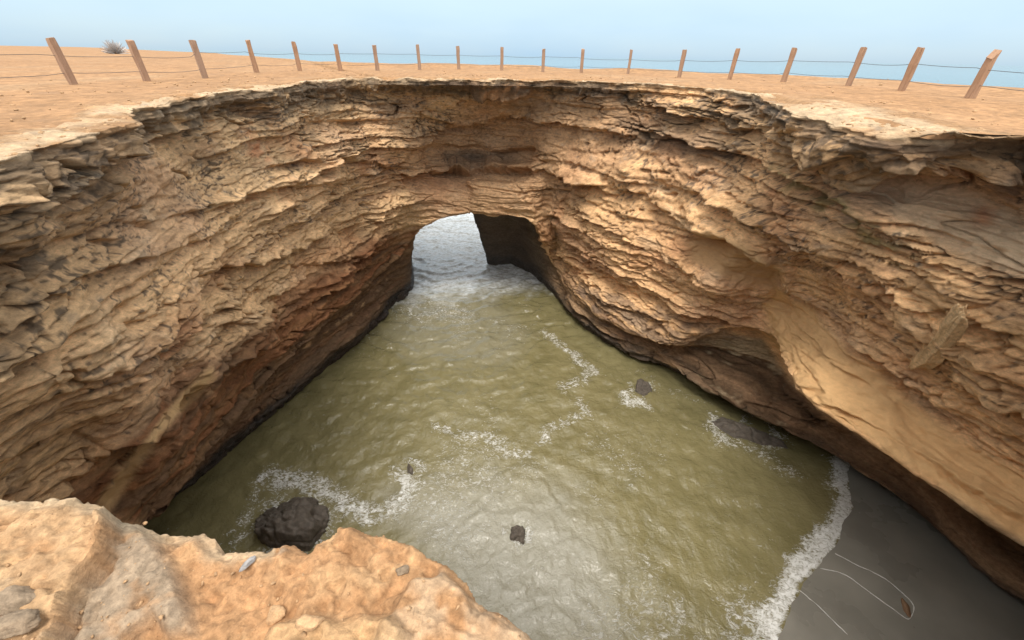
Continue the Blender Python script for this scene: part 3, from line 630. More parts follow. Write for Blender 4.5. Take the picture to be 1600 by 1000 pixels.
# ------------------------------------------------------------------ sea
def axis(lo, hi, n, far, steps=26):
    core = np.linspace(lo, hi, n); g = np.geomspace(.3, far, steps)
    return np.concatenate([lo - g[::-1], core, hi + g])
sx = axis(-12.5, 13.8, 520, 14000); sy_n = np.linspace(1.5, 34, 580); g = np.geomspace(.2, 14000, 34)
sy = np.concatenate([1.5 - np.geomspace(.3, 14000, 20)[::-1], sy_n, 34 + g])
SX, SY = np.meshgrid(sx, sy, indexing='ij')
ROCKS = [  # boulders in the water: px, py, half sizes (m), top height, label
    (440, 812, 1.3, 1.0, 1.1, 'large dark wet boulder ringed by foam just beyond the orange ledge', 3),
    (810, 832, .42, .36, .16, 'small black rock breaking the grey rippled water in mid pool', 5),
    (1003, 602, .58, .48, .36, 'dark rock with foam curling round it beside the right wall', 8),
    (1172, 672, 1.45, .75, .30, 'low black rock shelf awash under the right overhang', 12),
    (637, 732, .55, .40, .06, 'nearly submerged dark rock behind a curl of foam on the left', 15),
    (1137, 978, .32, .28, .08, 'small dark rock in the foam at the edge of the beach', 18)]
rock_xy = [atz(r[0], r[1], r[4] * .4)[:2] for r in ROCKS]
dsh, ssh = poly_dist(SX, SY, SHORE); shore_sd = dsh * np.where(poly_mask(SX, SY, DRY, .0005) > .5, 1, -1)
near = (np.abs(SX) < 20) & (SY > -4) & (SY < 45)
# waves: swell arcs that spread from the tunnel into the pool, and chop
TC = A(-5.0, 27.0)
rr = np.hypot(SX - TC[0], SY - TC[1]); wob = fbm(SX * .35, SY * .35, 1., 3)
calm = sstep(-.25, -2.2, shore_sd)
tunw = np.exp(-((rr - 9) / 8.) ** 2)
h = .040 * np.sin(rr * 5.2 + 9 * wob) * tunw + .05 * fbm(SX * 1.6, SY * 3.0, 12., 4, .6) * tunw
h += .014 * np.sin(rr * 11 + 14 * wob + 1) * tunw
h += .015 * np.sin((SX * .35 + SY) * 3.0 + 7 * wob)
for kx, ky, a_ in ((3.1, 5.2, .012), (-4.5, 4.0, .010), (6.5, -2.5, .007)):
    h += a_ * np.sin(SX * kx + SY * ky + 5 * fbm(SX * .5 + kx, SY * .5, 2., 2))
h += .05 * fbm(SX * .8, SY * .8, 7., 3) + .042 * fbm(SX * 2.6, SY * 2.6, 3., 3)
CC = atz(830, 850, 0)[:2]; rc = np.hypot(SX - CC[0], SY - CC[1]); ringm = np.exp(-((rc - 2.0) / 1.7) ** 2)
h += .012 * np.sin(rc * 9 + 14 * fbm(SX * .5, SY * .5, 5., 3)) * ringm + .03 * fbm(SX * 5 + 2, SY * 5, 8., 3, .6) * sstep(3.5, 1.5, rc)
h = h * np.where(near, calm * .9 + .1, 0.0) 
h += np.where(near, 0.06 * np.exp(-((shore_sd + .25) / .22) ** 2) * (.6 + .6 * fbm(SX * 1.5, SY * 1.5, 4., 3)), 0)
SZ = h - np.where(near, np.clip(shore_sd - .12, 0, 1) * .5, 0)
# foam cover, which also carries the painted glints
F = np.zeros_like(SX)
rag = fbm(SX * 1.3, SY * 1.3, 9., 4); rag2 = fbm(SX * 4, SY * 4, 6., 3); rag3 = ridged(SX * 2.2, SY * 2.2, 1.5, 3)
w_edge = .55 + .45 * fbm(SX * .5, SY * .5, 3., 2)
F = np.maximum(F, sstep(0.25, .0, shore_sd + .12 * rag) * sstep(-1.05, -.15, shore_sd / (w_edge + .35) + .5 * rag) * np.where(near, 1, 0) * .86)
F = np.maximum(F, .62 * sstep(-2.6, -.6, shore_sd + .7 * rag) * sstep(.05, .6, rag3 + .4 * rag) * (shore_sd < .1) * sstep(atz(1100, 850, 0)[1], atz(1100, 960, 0)[1], SY + .6 * rag))
qxs, qys = proj(np.stack([SX.ravel(), SY.ravel(), np.zeros(SX.size)], 1)); qxs = qxs.reshape(SX.shape); qys = qys.reshape(SX.shape)
fw = fbm(SX * 1.1, SY * 1.1, 11., 4) * 26; fv = fbm(SX * 1.1 + 9, SY * 1.1, 11., 4) * 16
FWX = SX + .35 * fbm(SX * 1.4, SY * 1.4, 21., 3); FWY = SY + .35 * fbm(SX * 1.4, SY * 1.4, 31., 3)
def foam_line(pts, width, strength, br=.35):
    """a drifting thread of foam through points given in photo pixels, width in metres"""
    global F
    w = np.array([atz(*p, 0)[:2] for p in pts])
    d, _s = poly_dist(FWX, FWY, w)
    F = np.maximum(F, .72 * strength * sstep(width * 2.4, 0, d) * (.55 + .45 * sstep(-br, .35, rag2 + .5 * rag3)))
foam_line([(850, 520), (885, 545), (915, 570), (928, 580), (905, 595), (882, 607)], .30, .85)
foam_line([(905, 625), (915, 645), (880, 658), (858, 668), (848, 690)], .30, .8)
foam_line([(680, 670), (720, 680), (762, 684), (785, 700), (815, 712)], .34, .85)
foam_line([(815, 690), (790, 705)], .3, .6)
foam_line([(418, 745), (470, 752), (500, 765), (540, 790), (580, 806), (620, 790), (648, 760), (630, 745)], .40, 1.0)
foam_line([(470, 752), (520, 775), (560, 790)], .75, .55, .1)
foam_line([(400, 770), (385, 810), (380, 840)], .28, .7)
foam_line([(975, 615), (985, 628), (1005, 632)], .33, 1.0)
foam_line([(1000, 580), (1025, 600), (1060, 615), (1100, 630)], .35, .55)
foam_line([(1120, 655), (1118, 672), (1130, 690)], .33, .9)
foam_line([(1150, 690), (1190, 708), (1235, 735)], .45, .7)
foam_line([(1300, 720), (1318, 735)], .3, .8)
foam_line([(640, 480), (600, 530), (560, 590)], .25, .35, .05)
foam_line([(960, 975), (1000, 950), (1040, 935), (1060, 975), (1010, 1000)], .38, .75)
foam_line([(770, 500), (800, 520), (780, 545), (740, 560)], .5, .5, .1)
# pale flecks painted over the pool to stand for glints of light
glint = sstep(-.25, .35, fbm(SX * .3, SY * .3, 25., 2) + .1) * sstep(.1, .5, ridged(SX * .9 + SY * .7, SY * 1.6 - SX * .4, 15., 2) + .25)
glint = .24 * glint + .22 * np.exp(-((rc - 3.2) / 2.2) ** 2) + .24 * np.exp(-((SY - 18.6) / 2.6) ** 2) * sstep(2.5, -1., SX) * (.6 + .8 * rag3)
F = np.maximum(F, glint * near)
for (xr, yr), r in zip(rock_xy, ROCKS):
    d = np.hypot((SX - xr) / r[2], (SY - yr) / r[3])
    F = np.maximum(F, .62 * sstep(1.9, .95, d + .5 * rag) * sstep(-.3, .4, rag + .3 * rag3) * (d > .5))
sky_sheen = poly_mask(qxs + fw, qys + fv, [(620, 780), (760, 755), (870, 765), (935, 830), (965, 900), (960, 1010), (800, 1010), (680, 900)], 60) * near
sky_sheen = np.maximum(sky_sheen, .35 * poly_mask(qxs + fw, qys + fv, [(640, 470), (760, 440), (830, 520), (800, 570), (640, 560), (600, 520)], 25) * near)
F = np.maximum(F, sky_sheen * (.22 + .10 * rag3) * near)  # sparse painted glints inside the sheen, carried by the foam cover
m, N, L, bs = new_mat('murky_water')
geo = N.new('ShaderNodeNewGeometry'); pos = geo.outputs['Position']
af = N.new('ShaderNodeAttribute'); af.attribute_name = 'foam'; al = N.new('ShaderNodeAttribute'); al.attribute_name = 'sky_sheen'; asea = N.new('ShaderNodeAttribute'); asea.attribute_name = 'open_sea'
mpf = N.new('ShaderNodeMapping'); mpf.inputs['Scale'].default_value = (1.0, 1.5, 1); mpf.inputs['Rotation'].default_value = (0, 0, .35); L.new(pos, mpf.inputs[0])
nf = noise_node(N, L, mpf.outputs[0], 6.0, 8, .70, 1.4); nf2 = noise_node(N, L, pos, 1.0, 4, .6, .5)
thr = maprange(N, L, af.outputs['Fac'], 0, 1, .78, .30)                       # more cover, lower threshold
fm = maprange(N, L, math_node(N, L, 'SUBTRACT', nf, thr), -.05, .15, 0, .92)
hasf = maprange(N, L, af.outputs['Fac'], .02, .12, 0, 1); fm = math_node(N, L, 'MULTIPLY', fm, hasf)
wc = mixrgb(N, L, maprange(N, L, nf2, .3, .7, 0, 1), (.145, .127, .058), (.20, .174, .086))
wc = mixrgb(N, L, math_node(N, L, 'MULTIPLY', al.outputs['Fac'], .85), wc, (.28, .268, .215))  # grey sheen of reflected sky, painted into the water colour
ax = N.new('ShaderNodeAttribute'); ax.attribute_name = 'sky_glare'; mpc = N.new('ShaderNodeMapping'); mpc.inputs['Scale'].default_value = (1.1, 2.6, 1); mpc.inputs['Rotation'].default_value = (0, 0, -.2); L.new(pos, mpc.inputs[0])
glare_streak = maprange(N, L, noise_node(N, L, mpc.outputs[0], 2.2, 6, .65, 1.0), .40, .55, .38, 1.0)  # light and dark ripple streaks for the painted glare
wc = mixrgb(N, L, math_node(N, L, 'MULTIPLY', ax.outputs['Fac'], glare_streak), wc, (.80, .84, .87))  # bright sky reflection at the arch, painted as pale water colour
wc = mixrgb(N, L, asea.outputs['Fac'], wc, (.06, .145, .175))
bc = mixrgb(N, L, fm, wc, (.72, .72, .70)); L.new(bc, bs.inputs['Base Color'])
L.new(maprange(N, L, fm, 0, 1, .07, .8), bs.inputs['Roughness']); L.new(maprange(N, L, asea.outputs['Fac'], 0, 1, 1.62, 1.22), bs.inputs['IOR'])
L.new(maprange(N, L, asea.outputs['Fac'], 0, 1, .5, .14), bs.inputs['Specular IOR Level'])
b1 = noise_node(N, L, pos, 3.5, 5, .6, .4); b2 = noise_node(N, L, pos, 11, 4, .6, .2)
hh = math_node(N, L, 'ADD', math_node(N, L, 'ADD', b1, math_node(N, L, 'MULTIPLY', b2, .35)), math_node(N, L, 'MULTIPLY', fm, .3))
bp = N.new('ShaderNodeBump'); bp.inputs['Strength'].default_value = .7; bp.inputs['Distance'].default_value = .08
L.new(hh, bp.inputs['Height']); L.new(bp.outputs[0], bs.inputs['Normal'])
M_water = m
sky_glare = sstep(20.2, 24.0, SY - .25 * SX + 1.6 * rag + .5 * rag2) * sstep(70, 40, SY) * near
open_sea = sstep(31, 60, SY) + sstep(22, 40, SX) + sstep(-16, -40, SX); open_sea = np.clip(open_sea, 0, 1)
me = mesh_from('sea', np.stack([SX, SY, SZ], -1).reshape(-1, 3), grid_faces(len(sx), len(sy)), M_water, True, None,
               {'foam': np.clip(F, 0, 1.2).reshape(-1), 'sky_sheen': sky_sheen.reshape(-1), 'open_sea': open_sea.reshape(-1), 'sky_glare': sky_glare.reshape(-1)})
sea = link(bpy.data.objects.new('sea', me)); tag(sea, kind='structure')
print('sea', round(time.time() - T0, 1))

# ------------------------------------------------------------------ rocks
import bmesh
def rock_mesh(name, mat, sub, size, amp, freq, seed, flat_base=None, sharp=True, boxy=0.0):
    bm = bmesh.new(); bmesh.ops.create_icosphere(bm, subdivisions=sub, radius=1.0)
    V = np.array([v.co[:] for v in bm.verts]); n = V / np.linalg.norm(V, axis=1)[:, None]
    r = 1 + amp * fbm(n[:, 0] * freq + seed, n[:, 1] * freq, n[:, 2] * freq, 4)
    if sharp:                                                       # a few flat broken faces
        rg = np.random.default_rng(seed)
        for k in range(12):
            d = rg.normal(size=3); d /= np.linalg.norm(d); off = rg.uniform(.5, .85)
            t = n @ d; lim = off / np.maximum(t, 1e-3); r = np.where(t > 0, np.minimum(r, lim * (1 + .05 * r)), r)
        r = r + .10 * fbm(n[:, 0] * 4 + seed, n[:, 1] * 4, n[:, 2] * 4, 4, .6) - .06 * sstep(.75, .95, ridged(n[:, 0] * 1.7 + seed, n[:, 1] * 1.7, n[:, 2] * 1.7, 1))
    if boxy: r = r / np.max(np.abs(n), axis=1) ** boxy
    V = n * r[:, None] * np.array(size)
    for v, c in zip(bm.verts, V): v.co = c
    for f in bm.faces: f.smooth = True
    me = bpy.data.meshes.new(name); bm.to_mesh(me); bm.free(); me.materials.append(mat); return me
for (xr, yr), r in zip(rock_xy, ROCKS):
    me = rock_mesh('boulder', M_wetrock, 6, (r[2], r[3], r[4] + .35), .35, 1.6, r[6])
    o = link(bpy.data.objects.new('boulder', me)); o.location = (xr, yr, -.35); o.rotation_euler = (0, 0, r[6])
    tag(o, r[5], 'rock', 'rocks in the pool')

# ------------------------------------------------------------------ near ledge
OUT = [(-330, 800), (-150, 812), (0, 800), (70, 796), (132, 789), (175, 800), (215, 812), (245, 816), (250, 822), (300, 815), (322, 822), (330, 842), (380, 842), (450, 832), (470, 840), (500, 828), (520, 815), (545, 808), (590, 826),
       (640, 838), (668, 862), (705, 872), (735, 905), (746, 935), (790, 955), (815, 975), (850, 1003), (900, 1060), (960, 1200)]
ZL = 10.4
out_xy = np.array([atz(px_, py_, ZL)[:2] for px_, py_ in OUT])
lx = np.linspace(-3.6, 1.0, 560); lyn = np.linspace(-1.2, 1.25, 330); LX, LY = np.meshgrid(lx, lyn, indexing='ij')
poly_l = np.vstack([out_xy, [[.6, -.1], [1.0, -1.3], [-3.8, -1.3], [-3.8, .9]]])
dl, _s = poly_dist(LX, LY, out_xy)
ins = poly_mask(LX, LY, poly_l, .0005) > .5
dd = np.where(ins, dl, -dl) + .022 * fbm(LX * 14, LY * 14, 2., 4, .65)
l1 = fbm(LX * 2.2, LY * 2.2, 1., 4); l2 = fbm(LX * 9, LY * 9, 4., 4); l3 = ridged(LX * 4 + LY * 2, LY * 4 - LX * 2, 3., 3)
lpx, lpy = proj(np.stack([LX.ravel(), LY.ravel(), np.full(LX.size, ZL)], 1)); lpx = lpx.reshape(LX.shape).astype(np.float32); lpy = lpy.reshape(LX.shape).astype(np.float32)
ew = 12 * fbm(LX * 7, LY * 7, 8., 3)
kL = poly_mask(lpx + ew, lpy + ew, [(-500, 790), (0, 780), (130, 775), (175, 790), (185, 840), (165, 900), (125, 950), (110, 1010), (80, 1400), (-600, 1400)], 6)           # raised block, left
kM = poly_mask(lpx + ew, lpy + ew, [(175, 790), (230, 820), (262, 880), (285, 940), (295, 985), (260, 990), (235, 960), (205, 985), (190, 1050), (110, 1050), (125, 950), (170, 890)], 16)
kR = poly_mask(lpx + ew, lpy + ew, [(600, 985), (640, 910), (690, 900), (730, 930), (780, 950), (860, 1010), (820, 1300), (520, 1300), (570, 1030)], 14)                          # pale knob, right
kN = poly_mask(lpx + ew, lpy + ew, [(395, 1010), (450, 965), (520, 970), (600, 960), (640, 1000), (600, 1300), (330, 1300)], 16)
kF = poly_mask(lpx + ew, lpy + ew, [(530, 800), (600, 820), (670, 850), (745, 930), (730, 960), (680, 880), (600, 850), (540, 840)], 16)
LZ = ZL - .05 + .032 * l1 + .016 * l2 + .014 * l3
LZ += .13 * kL + .055 * kM + .09 * kR + .06 * kN + .03 * kF
LZ -= .035 * poly_mask(lpx, lpy, [(270, 860), (340, 850), (420, 900), (440, 960), (320, 970), (290, 930)], 30)
LZ += .010 * np.sin((LX * .55 + LY) * 62 + 5 * l1) * (1 - kL) * sstep(-.1, .3, l1 + .2)                       # gentle tool-like grooves
LZ += .007 * fbm(LX * 30, LY * 30, 2., 3) + .020 * fbm(LX * 11, LY * 11, 7., 5, .65) + .016 * ridged(LX * 5 + LY * 3, LY * 8 - LX * 2, 6., 4) - .02 * sstep(.86, .97, ridged(LX * 1.6 + 4, LY * 2.2, 2., 2)) - .02 * sstep(.3, .5, pnoise(LX * 14, LY * 14, 3.)) + .018 * ridged(LX * 6, LY * 9, 2., 3) * kL
tq = (LZ + .006 * l2) / .024; LZ = .45 * LZ + .55 * .024 * (np.floor(tq) + sstep(.55, 1.0, tq - np.floor(tq)))
edge = sstep(.10, 0, dd)
LZ -= .05 * edge ** 2
drop = np.clip(-dd, 0, None)
# beyond the outline the rock turns under: down and back towards the wall
LZd = LZ - np.minimum(drop * 14, 2.4) - .02 * (drop > 0)
back = np.clip(drop * 1.0, 0, .35) + np.clip(drop * 14 - 1.2, 0, 2) * .25
LYd = LY - np.minimum(drop, .4) * .93 - back * .35
lc = np.broadcast_to(C3(.42, .235, .115), LX.shape + (3,)).copy()
lc = blend(lc, C3(0.473, 0.301, 0.159), .6 * sstep(-.05, .45, l2 + .5 * l1)); lc = blend(lc, C3(.36, .195, .09), .45 * sstep(0, .5, -l2 + l1 * .5))
lc = blend(lc, C3(0.464, 0.318, 0.181), .5 * kL * sstep(-.3, .3, l2 + .3)); lc = blend(lc, C3(.30, .245, .18), .8 * kM * (1 - kL) * sstep(-.35, .1, l2 + .2 * l3))  # grey on the block's right side is shade painted into the colour
lc = blend(lc, C3(0.482, 0.335, 0.211), .8 * kR * sstep(-.3, .2, l2 + .1)); lc = blend(lc, C3(0.473, 0.31, 0.163), .6 * kN)
lc = blend(lc, C3(0.499, 0.396, 0.267), .6 * sstep(.09, .01, dd + .03 * l2) * (lpx < 420)); lc = blend(lc, C3(.36, .30, .23), .6 * sstep(.32, .6, fbm(LX * 5 + 3, LY * 5, 9., 4)))
lc = np.clip(lc * (1 + .22 * fbm(LX * 22, LY * 22, 6., 4, .7) + .10 * l2)[..., None], .02, .75) * .93
me = mesh_from('rock_ledge', np.stack([LX, LYd, LZd], -1).reshape(-1, 3), grid_faces(560, 330, False, (np.maximum(drop[:-1, :-1], drop[1:, 1:]) < .42)), M_ledge, True, np.clip(lc, .02, .8).reshape(-1, 3))
ledge = link(bpy.data.objects.new('rock_ledge', me)); tag(ledge, kind='structure')
def ledge_z(x, y):
    i = int(np.clip(np.searchsorted(lx, x), 0, 559)); j = int(np.clip(np.searchsorted(lyn, y), 0, 329)); return float(LZd[i, j])
STONES = [(387, 882, (.036, .018, .012), 'grey_stone', M_stone_grey, 'small flat grey pebble lying on the orange ledge', 21, .9),
          (22, 943, (.075, .05, .035), 'loose_stone', M_stone_dull, 'upper of two dull brown stones at the left end of the ledge', 22, .2),
          (32, 975, (.085, .05, .03), 'loose_stone', M_stone_dull, 'lower of two dull brown stones at the left end of the ledge', 23, .3),
          (432, 963, (.035, .03, .035), 'loose_stone', M_stone_tan, 'upright chipped tan stone in the hollow of the ledge', 24, 0),
          (487, 972, (.05, .026, .016), 'loose_stone', M_stone_tan, 'flat pinkish stone right of the upright chip on the ledge', 25, .1),
          (228, 818, (.028, .02, .016), 'loose_stone', M_stone_tan, 'small pale stone on the far lip between the ledge blocks', 26, .1),
          (630, 893, (.035, .022, .016), 'loose_stone', M_stone_dull, 'brownish stone above the pale knob of the ledge', 27, .5)]
for sx_, sy_, sz_, nm, mt, lab, seed, rz in STONES:
    p = atz(sx_, sy_, ZL)
    for _ in range(6):
        z = ledge_z(p[0], p[1]); p = atz(sx_, sy_, z)
    o = link(bpy.data.objects.new(nm, rock_mesh(nm, mt, 4, sz_, .3, 1.8, seed))); o.location = (p[0], p[1], z + sz_[2] * .35); o.rotation_euler = (0, 0, rz)
    tag(o, lab, 'stone', 'loose stones on the near ledge')

# ------------------------------------------------------------------ loose grit on the plateau and the ledge
def grit(name, pts, sizes, mat, lab=None):
    bm = bmesh.new(); bmesh.ops.create_icosphere(bm, subdivisions=1, radius=1.0); B = np.array([v.co[:] for v in bm.verts]); Fb = np.array([[v.index for v in f.verts] for f in bm.faces]); bm.free()
    V = []; Fs = []; rg = np.random.default_rng(len(pts))
    for i, (p_, s_) in enumerate(zip(pts, sizes)):
        sc = s_ * rg.uniform(.6, 1.3, 3) * np.array([1, 1, .55]); a_ = rg.uniform(0, 6.28); R_ = np.array([[math.cos(a_), -math.sin(a_), 0], [math.sin(a_), math.cos(a_), 0], [0, 0, 1]])
        V.append((B * (1 + .25 * rg.normal(size=(len(B), 1))) * sc) @ R_.T + p_); Fs.append(Fb + i * len(B))
    o_ = link(bpy.data.objects.new(name, mesh_from(name, np.concatenate(V), np.concatenate(Fs), mat, False))); tag(o_, kind='stuff'); return o_
gp = []; gs = []; rg = np.random.default_rng(5)
kk = np.searchsorted(tv, 1.3)
while len(gp) < 1500:
    i_ = rg.integers(0, NU); j_ = rg.integers(2, np.searchsorted(tv, 1.9)); q = Pd[i_, j_].astype(float)
    if (UU[i_, 0] > 16 and UU[i_, 0] < N_BACK): continue
    if rg.random() < .5:
        o_ = outward(q); w_ = rg.exponential(2.0) + 1.0; q = q + A(o_[0] * w_, o_[1] * w_, 0); q[2] = float(ground_z(np.array([q[0]]), np.array([q[1]]))[0]) + .01
    gp.append(q); gs.append(.012 + .03 * rg.random() ** 3 + .01 * rg.random())
grit('gravel', gp, gs, M_stone_tan)
gp = []; gs = []
while len(gp) < 700:
    x_ = rg.uniform(-2.6, .5); y_ = rg.uniform(-.2, 1.0); i_ = np.searchsorted(lx, x_); j_ = np.searchsorted(lyn, y_)
    if dd[i_, j_] < .03 or rg.random() > .35 + .65 * (l1[i_, j_] < 0): continue
    gp.append(A(x_, y_, LZd[i_, j_] + .001)); gs.append(.0025 + .007 * rg.random() ** 4)
grit('ledge_grit', gp, gs, M_stone_tan)

# ------------------------------------------------------------------ rock spur on the right wall
def tube_mesh(name, mat, pts, radii, seg=90, seed=1, amp=.3, flat=1.0):
    pts = np.array(pts); n = 110; t = np.linspace(0, len(pts) - 1, n); C = catmull(pts, t); Rr = catmull(np.array(radii)[:, None], t)[:, 0]
    tan = np.gradient(C, axis=0); tan /= np.linalg.norm(tan, axis=1)[:, None]
    up = np.array([0, 0, 1.0]); s = np.cross(tan, up); s /= np.linalg.norm(s, axis=1)[:, None]; q = np.cross(s, tan)
    a = np.linspace(0, 2 * math.pi, seg + 1)
    sq = 1 / (np.abs(np.cos(a)) ** 4 + np.abs(np.sin(a)) ** 4) ** .25
    V = C[:, None] + Rr[:, None, None] * sq[None, :, None] * (np.cos(a)[None, :, None] * s[:, None] + flat * np.sin(a)[None, :, None] * q[:, None])
    nn = 1 + amp * 1.3 * fbm(V[..., 0] * 2.2 + seed, V[..., 1] * 2.2, V[..., 2] * 2.2, 5, .6) + amp * .6 * ridged(V[..., 0] * 3, V[..., 1] * 3, V[..., 2] * 5 + seed, 4)
    V = C[:, None] + (V - C[:, None]) * nn[..., None]
    V[:, -1] = V[:, 0]; V[0] = C[0]; V[-1] = C[-1]
    return mesh_from(name, V.reshape(-1, 3), grid_faces(n, seg + 1), mat)
def surf_at(px_, py_):
    """visible point of the cliff at a photo pixel"""
    d = (vpx - px_) ** 2 + (vpy - py_) ** 2; k = np.argsort(d)[:40]; q = Pd.reshape(-1, 3)[k]; return q[np.argmin(np.linalg.norm(q - CAM, axis=1))]
vpx, vpy = proj(Pd.reshape(-1, 3).astype(np.float64))
M_spur = rock_material('pale_spur', .7, .03, 12, base=(.60, .41, .23), squash=1.0)
s0 = surf_at(1505, 500); s1 = surf_at(1435, 575)
tow = CAM - s0; tow = tow / np.linalg.norm(tow)
ax = s1 - s0; ln_ = np.linalg.norm(ax); me = rock_mesh('rock_spur', M_spur, 6, (.24, .20, ln_ * .62), .30, 1.4, 41, boxy=.8)
o = link(bpy.data.objects.new('rock_spur', me), cliff); o.location = tuple((s0 + s1) / 2 + tow * .10)
o.rotation_euler = mathutils.Vector(tuple(ax)).to_track_quat('Z', 'Y').to_euler()
o['label'] = 'pale rock spur jutting diagonally from the right wall'

# ------------------------------------------------------------------ fence
m, N, L, bs = new_mat('post_wood')
tc = N.new('ShaderNodeTexCoord'); oi = N.new('ShaderNodeObjectInfo'); mp = N.new('ShaderNodeMapping'); mp.inputs['Scale'].default_value = (14, 14, 1.2); L.new(tc.outputs['Object'], mp.inputs[0])
n1 = noise_node(N, L, mp.outputs[0], 2.0, 6, .7, .5); cW = mixrgb(N, L, maprange(N, L, n1, .3, .7, 0, 1), (.24, .13, .075), (.47, .28, .165))
cW = mixrgb(N, L, maprange(N, L, oi.outputs['Random'], 0, 1, 0, .6), cW, (.30, .22, .17)); L.new(cW, bs.inputs['Base Color']); bs.inputs['Roughness'].default_value = .85
bp = N.new('ShaderNodeBump'); bp.inputs['Strength'].default_value = .5; bp.inputs['Distance'].default_value = .01; L.new(n1, bp.inputs['Height']); L.new(bp.outputs[0], bs.inputs['Normal'])
M_post = m
m, N, L, bs = new_mat('wire'); bs.inputs['Base Color'].default_value = (.10, .10, .105, 1); bs.inputs['Metallic'].default_value = .3; bs.inputs['Roughness'].default_value = .7; M_wire = m
fence = link(bpy.data.objects.new('fence', None)); fence.location = tuple(post_xyz[9])
tag(fence, 'fence of squared brown wooden posts and two sagging wires along the rim', 'fence')
def post_mesh(w, hgt, seed, pointed=False):
    bm = bmesh.new(); rg = np.random.default_rng(seed); lv = [-.35, 0, .3, .6, .85, 1.0]
    ring = []
    for t in lv:
        z = t * hgt if t > 0 else t; ww = w / 2 * (1 + .05 * rg.normal()); vs = []
        for sx2, sy2 in ((-1, -1), (1, -1), (1, 1), (-1, 1)):
            zz = z
            if t == 1.0: zz += .02 * rg.normal()
            if pointed and t == 1.0: zz += -.16 if sx2 < 0 else .02
            vs.append(bm.verts.new((sx2 * ww + .006 * rg.normal(), sy2 * ww + .006 * rg.normal(), zz)))
        ring.append(vs)
    for a, b_ in zip(ring[:-1], ring[1:]):
        for k in range(4): bm.faces.new((a[k], a[(k + 1) % 4], b_[(k + 1) % 4], b_[k]))
    bm.faces.new(ring[-1]); bm.faces.new(ring[0][::-1])
    ed = [e for e in bm.edges]; bmesh.ops.bevel(bm, geom=ed, offset=.012, segments=2, affect='EDGES', clamp_overlap=True)
    me = bpy.data.meshes.new('post'); bm.to_mesh(me); bm.free(); me.materials.append(M_post); return me
POST_H = []
for k, p in enumerate(post_xyz):
    zs = np.linspace(.8, 1.5, 141); Q = np.stack([np.full(141, p[0]), np.full(141, p[1]), p[2] + zs], 1)
    hgt = float(zs[np.argmin(np.abs(proj(Q)[1] - POSTS[k][3]))]); POST_H.append(hgt)
    w = .125 if k == 12 else (.16 if k > 11 else .165)
    o = link(bpy.data.objects.new('post', post_mesh(w, hgt, k, k == 18)), fence)
    o.location = tuple(p - post_xyz[9]); o.rotation_euler = (random.uniform(-.012, .012), random.uniform(-.012, .012), math.atan2(p[1] - CEN[1], p[0] - CEN[0]) + random.uniform(-.1, .1))
    if k == 18: o['label'] = 'weathered grey post with a split pointed top'
    if k == 12: o['label'] = 'thinner post than its neighbours'
def wire(heights, seed):
    rg = np.random.default_rng(seed); pts = []
    pre = post_xyz[0] + (post_xyz[0] - post_xyz[1]) * 1.2 + A(-.6, -1.6, 0); post = post_xyz[-1] + A(.4, -3.2, -.1)
    allp = [pre] + list(post_xyz) + [post]
    for a, b_ in zip(allp[:-1], allp[1:]):
        h0, h1 = heights + rg.normal() * .02, heights + rg.normal() * .02; sag = rg.uniform(.01, .05)
        for t in np.linspace(0, 1, 9)[:-1]:
            q = a + (b_ - a) * t; q = q + A(0, 0, h0 - sag * 4 * t * (1 - t)); pts.append(q - post_xyz[9])
    cu_ = bpy.data.curves.new('wire', 'CURVE'); cu_.dimensions = '3D'; cu_.bevel_depth = .007; cu_.bevel_resolution = 1
    sp = cu_.splines.new('POLY'); sp.points.add(len(pts) - 1)
    for s_, q in zip(sp.points, pts): s_.co = (*q, 1)
    cu_.materials.append(M_wire)
    ob = bpy.data.objects.new('wire_tmp', cu_); link(ob)
    dg = bpy.context.evaluated_depsgraph_get(); me_ = bpy.data.meshes.new_from_object(ob.evaluated_get(dg)); bpy.data.objects.remove(ob); bpy.data.curves.remove(cu_)
    return link(bpy.data.objects.new('wire', me_), fence)
wire(.70, 3); wire(.27, 4)

# ------------------------------------------------------------------ grey bush far out on the plain
m, N, L, bs = new_mat('dry_twigs'); bs.inputs['Base Color'].default_value = (.50, .47, .45, 1); bs.inputs['Roughness'].default_value = .9; M_twig = m
bp_ = atz(182, 84.5, CZ - .72); bush = link(bpy.data.objects.new('bush', None)); bush.location = tuple(bp_)
dist_b = np.linalg.norm(bp_ - CAM); Wb = 42 / FPX * dist_b * .62; Hb = 16 / FPX * dist_b * .8
tag(bush, 'low pale grey dry bush far out on the orange plain', 'bush')
V = []; Fq = []
for k in range(420):
    a = rng.uniform(0, 2 * math.pi); el = rng.uniform(.05, 1.4); ln = rng.uniform(.5, 1.0)
    d = A(math.cos(a) * math.cos(el) * Wb / 2, math.sin(a) * math.cos(el) * Wb / 2, math.sin(el) * Hb) * ln
    s_ = d * rng.uniform(.0, .5); sdv = np.cross(d, A(rng.normal(), rng.normal(), rng.normal())); sdv *= .012 * Wb / (np.linalg.norm(sdv) + 1e-6)
    i0 = len(V); V += [s_ - sdv, s_ + sdv, d + sdv * .4, d - sdv * .4]; Fq.append((i0, i0 + 1, i0 + 2, i0 + 3))
o = link(bpy.data.objects.new('twigs', mesh_from('twigs', np.array(V), np.array(Fq), M_twig, False)), bush)

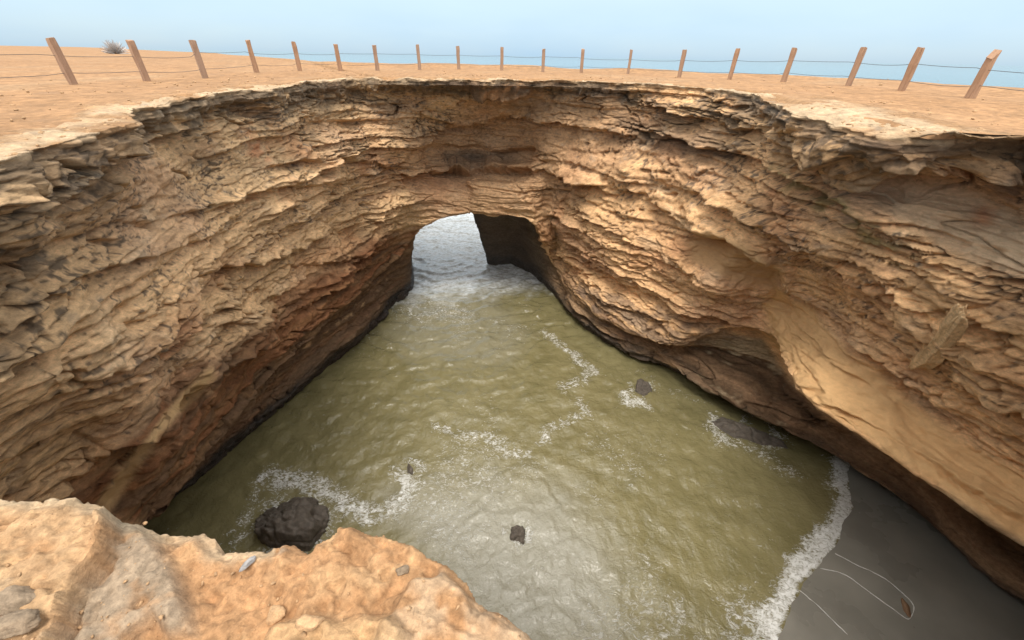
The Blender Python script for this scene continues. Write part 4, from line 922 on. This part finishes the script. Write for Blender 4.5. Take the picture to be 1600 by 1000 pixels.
# ------------------------------------------------------------------ driftwood and swash line on the beach
def beach_z(x, y):
    i = int(np.clip(np.searchsorted(bx, x), 0, 239)); j = int(np.clip(np.searchsorted(by, y), 0, 239)); return float(BZ[i, j])
m, N, L, bs = new_mat('foam'); bs.inputs['Base Color'].default_value = (.50, .49, .46, 1); bs.inputs['Roughness'].default_value = .8; M_foam = m
m, N, L, bs = new_mat('driftwood'); bs.inputs['Base Color'].default_value = (.17, .095, .05, 1); bs.inputs['Roughness'].default_value = .8; M_drift = m
p = atz(1416, 950, .12)
o = link(bpy.data.objects.new('driftwood', rock_mesh('driftwood', M_drift, 4, (.09, .24, .06), .25, 1.5, 33))); o.location = (p[0], p[1], beach_z(p[0], p[1]) + .02); o.rotation_euler = (0, 0, -.25)
tag(o, 'short brown piece of driftwood on the wet grey sand', 'driftwood')
def swash(pxs, w0, seed):
    w = np.array([atz(*q, .1)[:2] for q in pxs]); t = np.linspace(0, len(w) - 1, 120); C = catmull(w, t)
    C = C + .05 * np.stack([fbm(C[:, 0] * 2, C[:, 1] * 2, seed, 3), fbm(C[:, 0] * 2 + 9, C[:, 1] * 2, seed, 3)], 1)
    tg = np.gradient(C, axis=0); tg /= np.linalg.norm(tg, axis=1)[:, None]; nr = np.stack([-tg[:, 1], tg[:, 0]], 1)
    ww = w0 * np.clip(.45 + 1.5 * fbm(C[:, 0] * 3, C[:, 1] * 3, seed + 5, 4, .7), .08, 1.3)
    V = []
    for c_, n_, s_ in zip(C, nr, ww):
        z = beach_z(*c_)
        for k, hgt in ((-1, .004), (-.5, .016), (.5, .016), (1, .004)): V.append((c_[0] + n_[0] * s_ * k, c_[1] + n_[1] * s_ * k, z + hgt))
    return mesh_from('swash_line', np.array(V), grid_faces(120, 4), M_foam)
for k, (pts, w0, lab) in enumerate([([(1306, 862), (1345, 884), (1385, 905), (1415, 930), (1428, 948), (1420, 966), (1405, 958), (1360, 925), (1320, 895), (1284, 886)], .02, 'long pointed loop of white foam on the wet sand round the driftwood'),
                                    ([(1252, 920), (1290, 955), (1325, 990)], .018, 'thin straight foam streak on wet sand near the surf')]):
    o = link(bpy.data.objects.new('foam_line', swash(pts, w0, k + 2.))); tag(o, lab, 'foam')
print('done', round(time.time() - T0, 1))
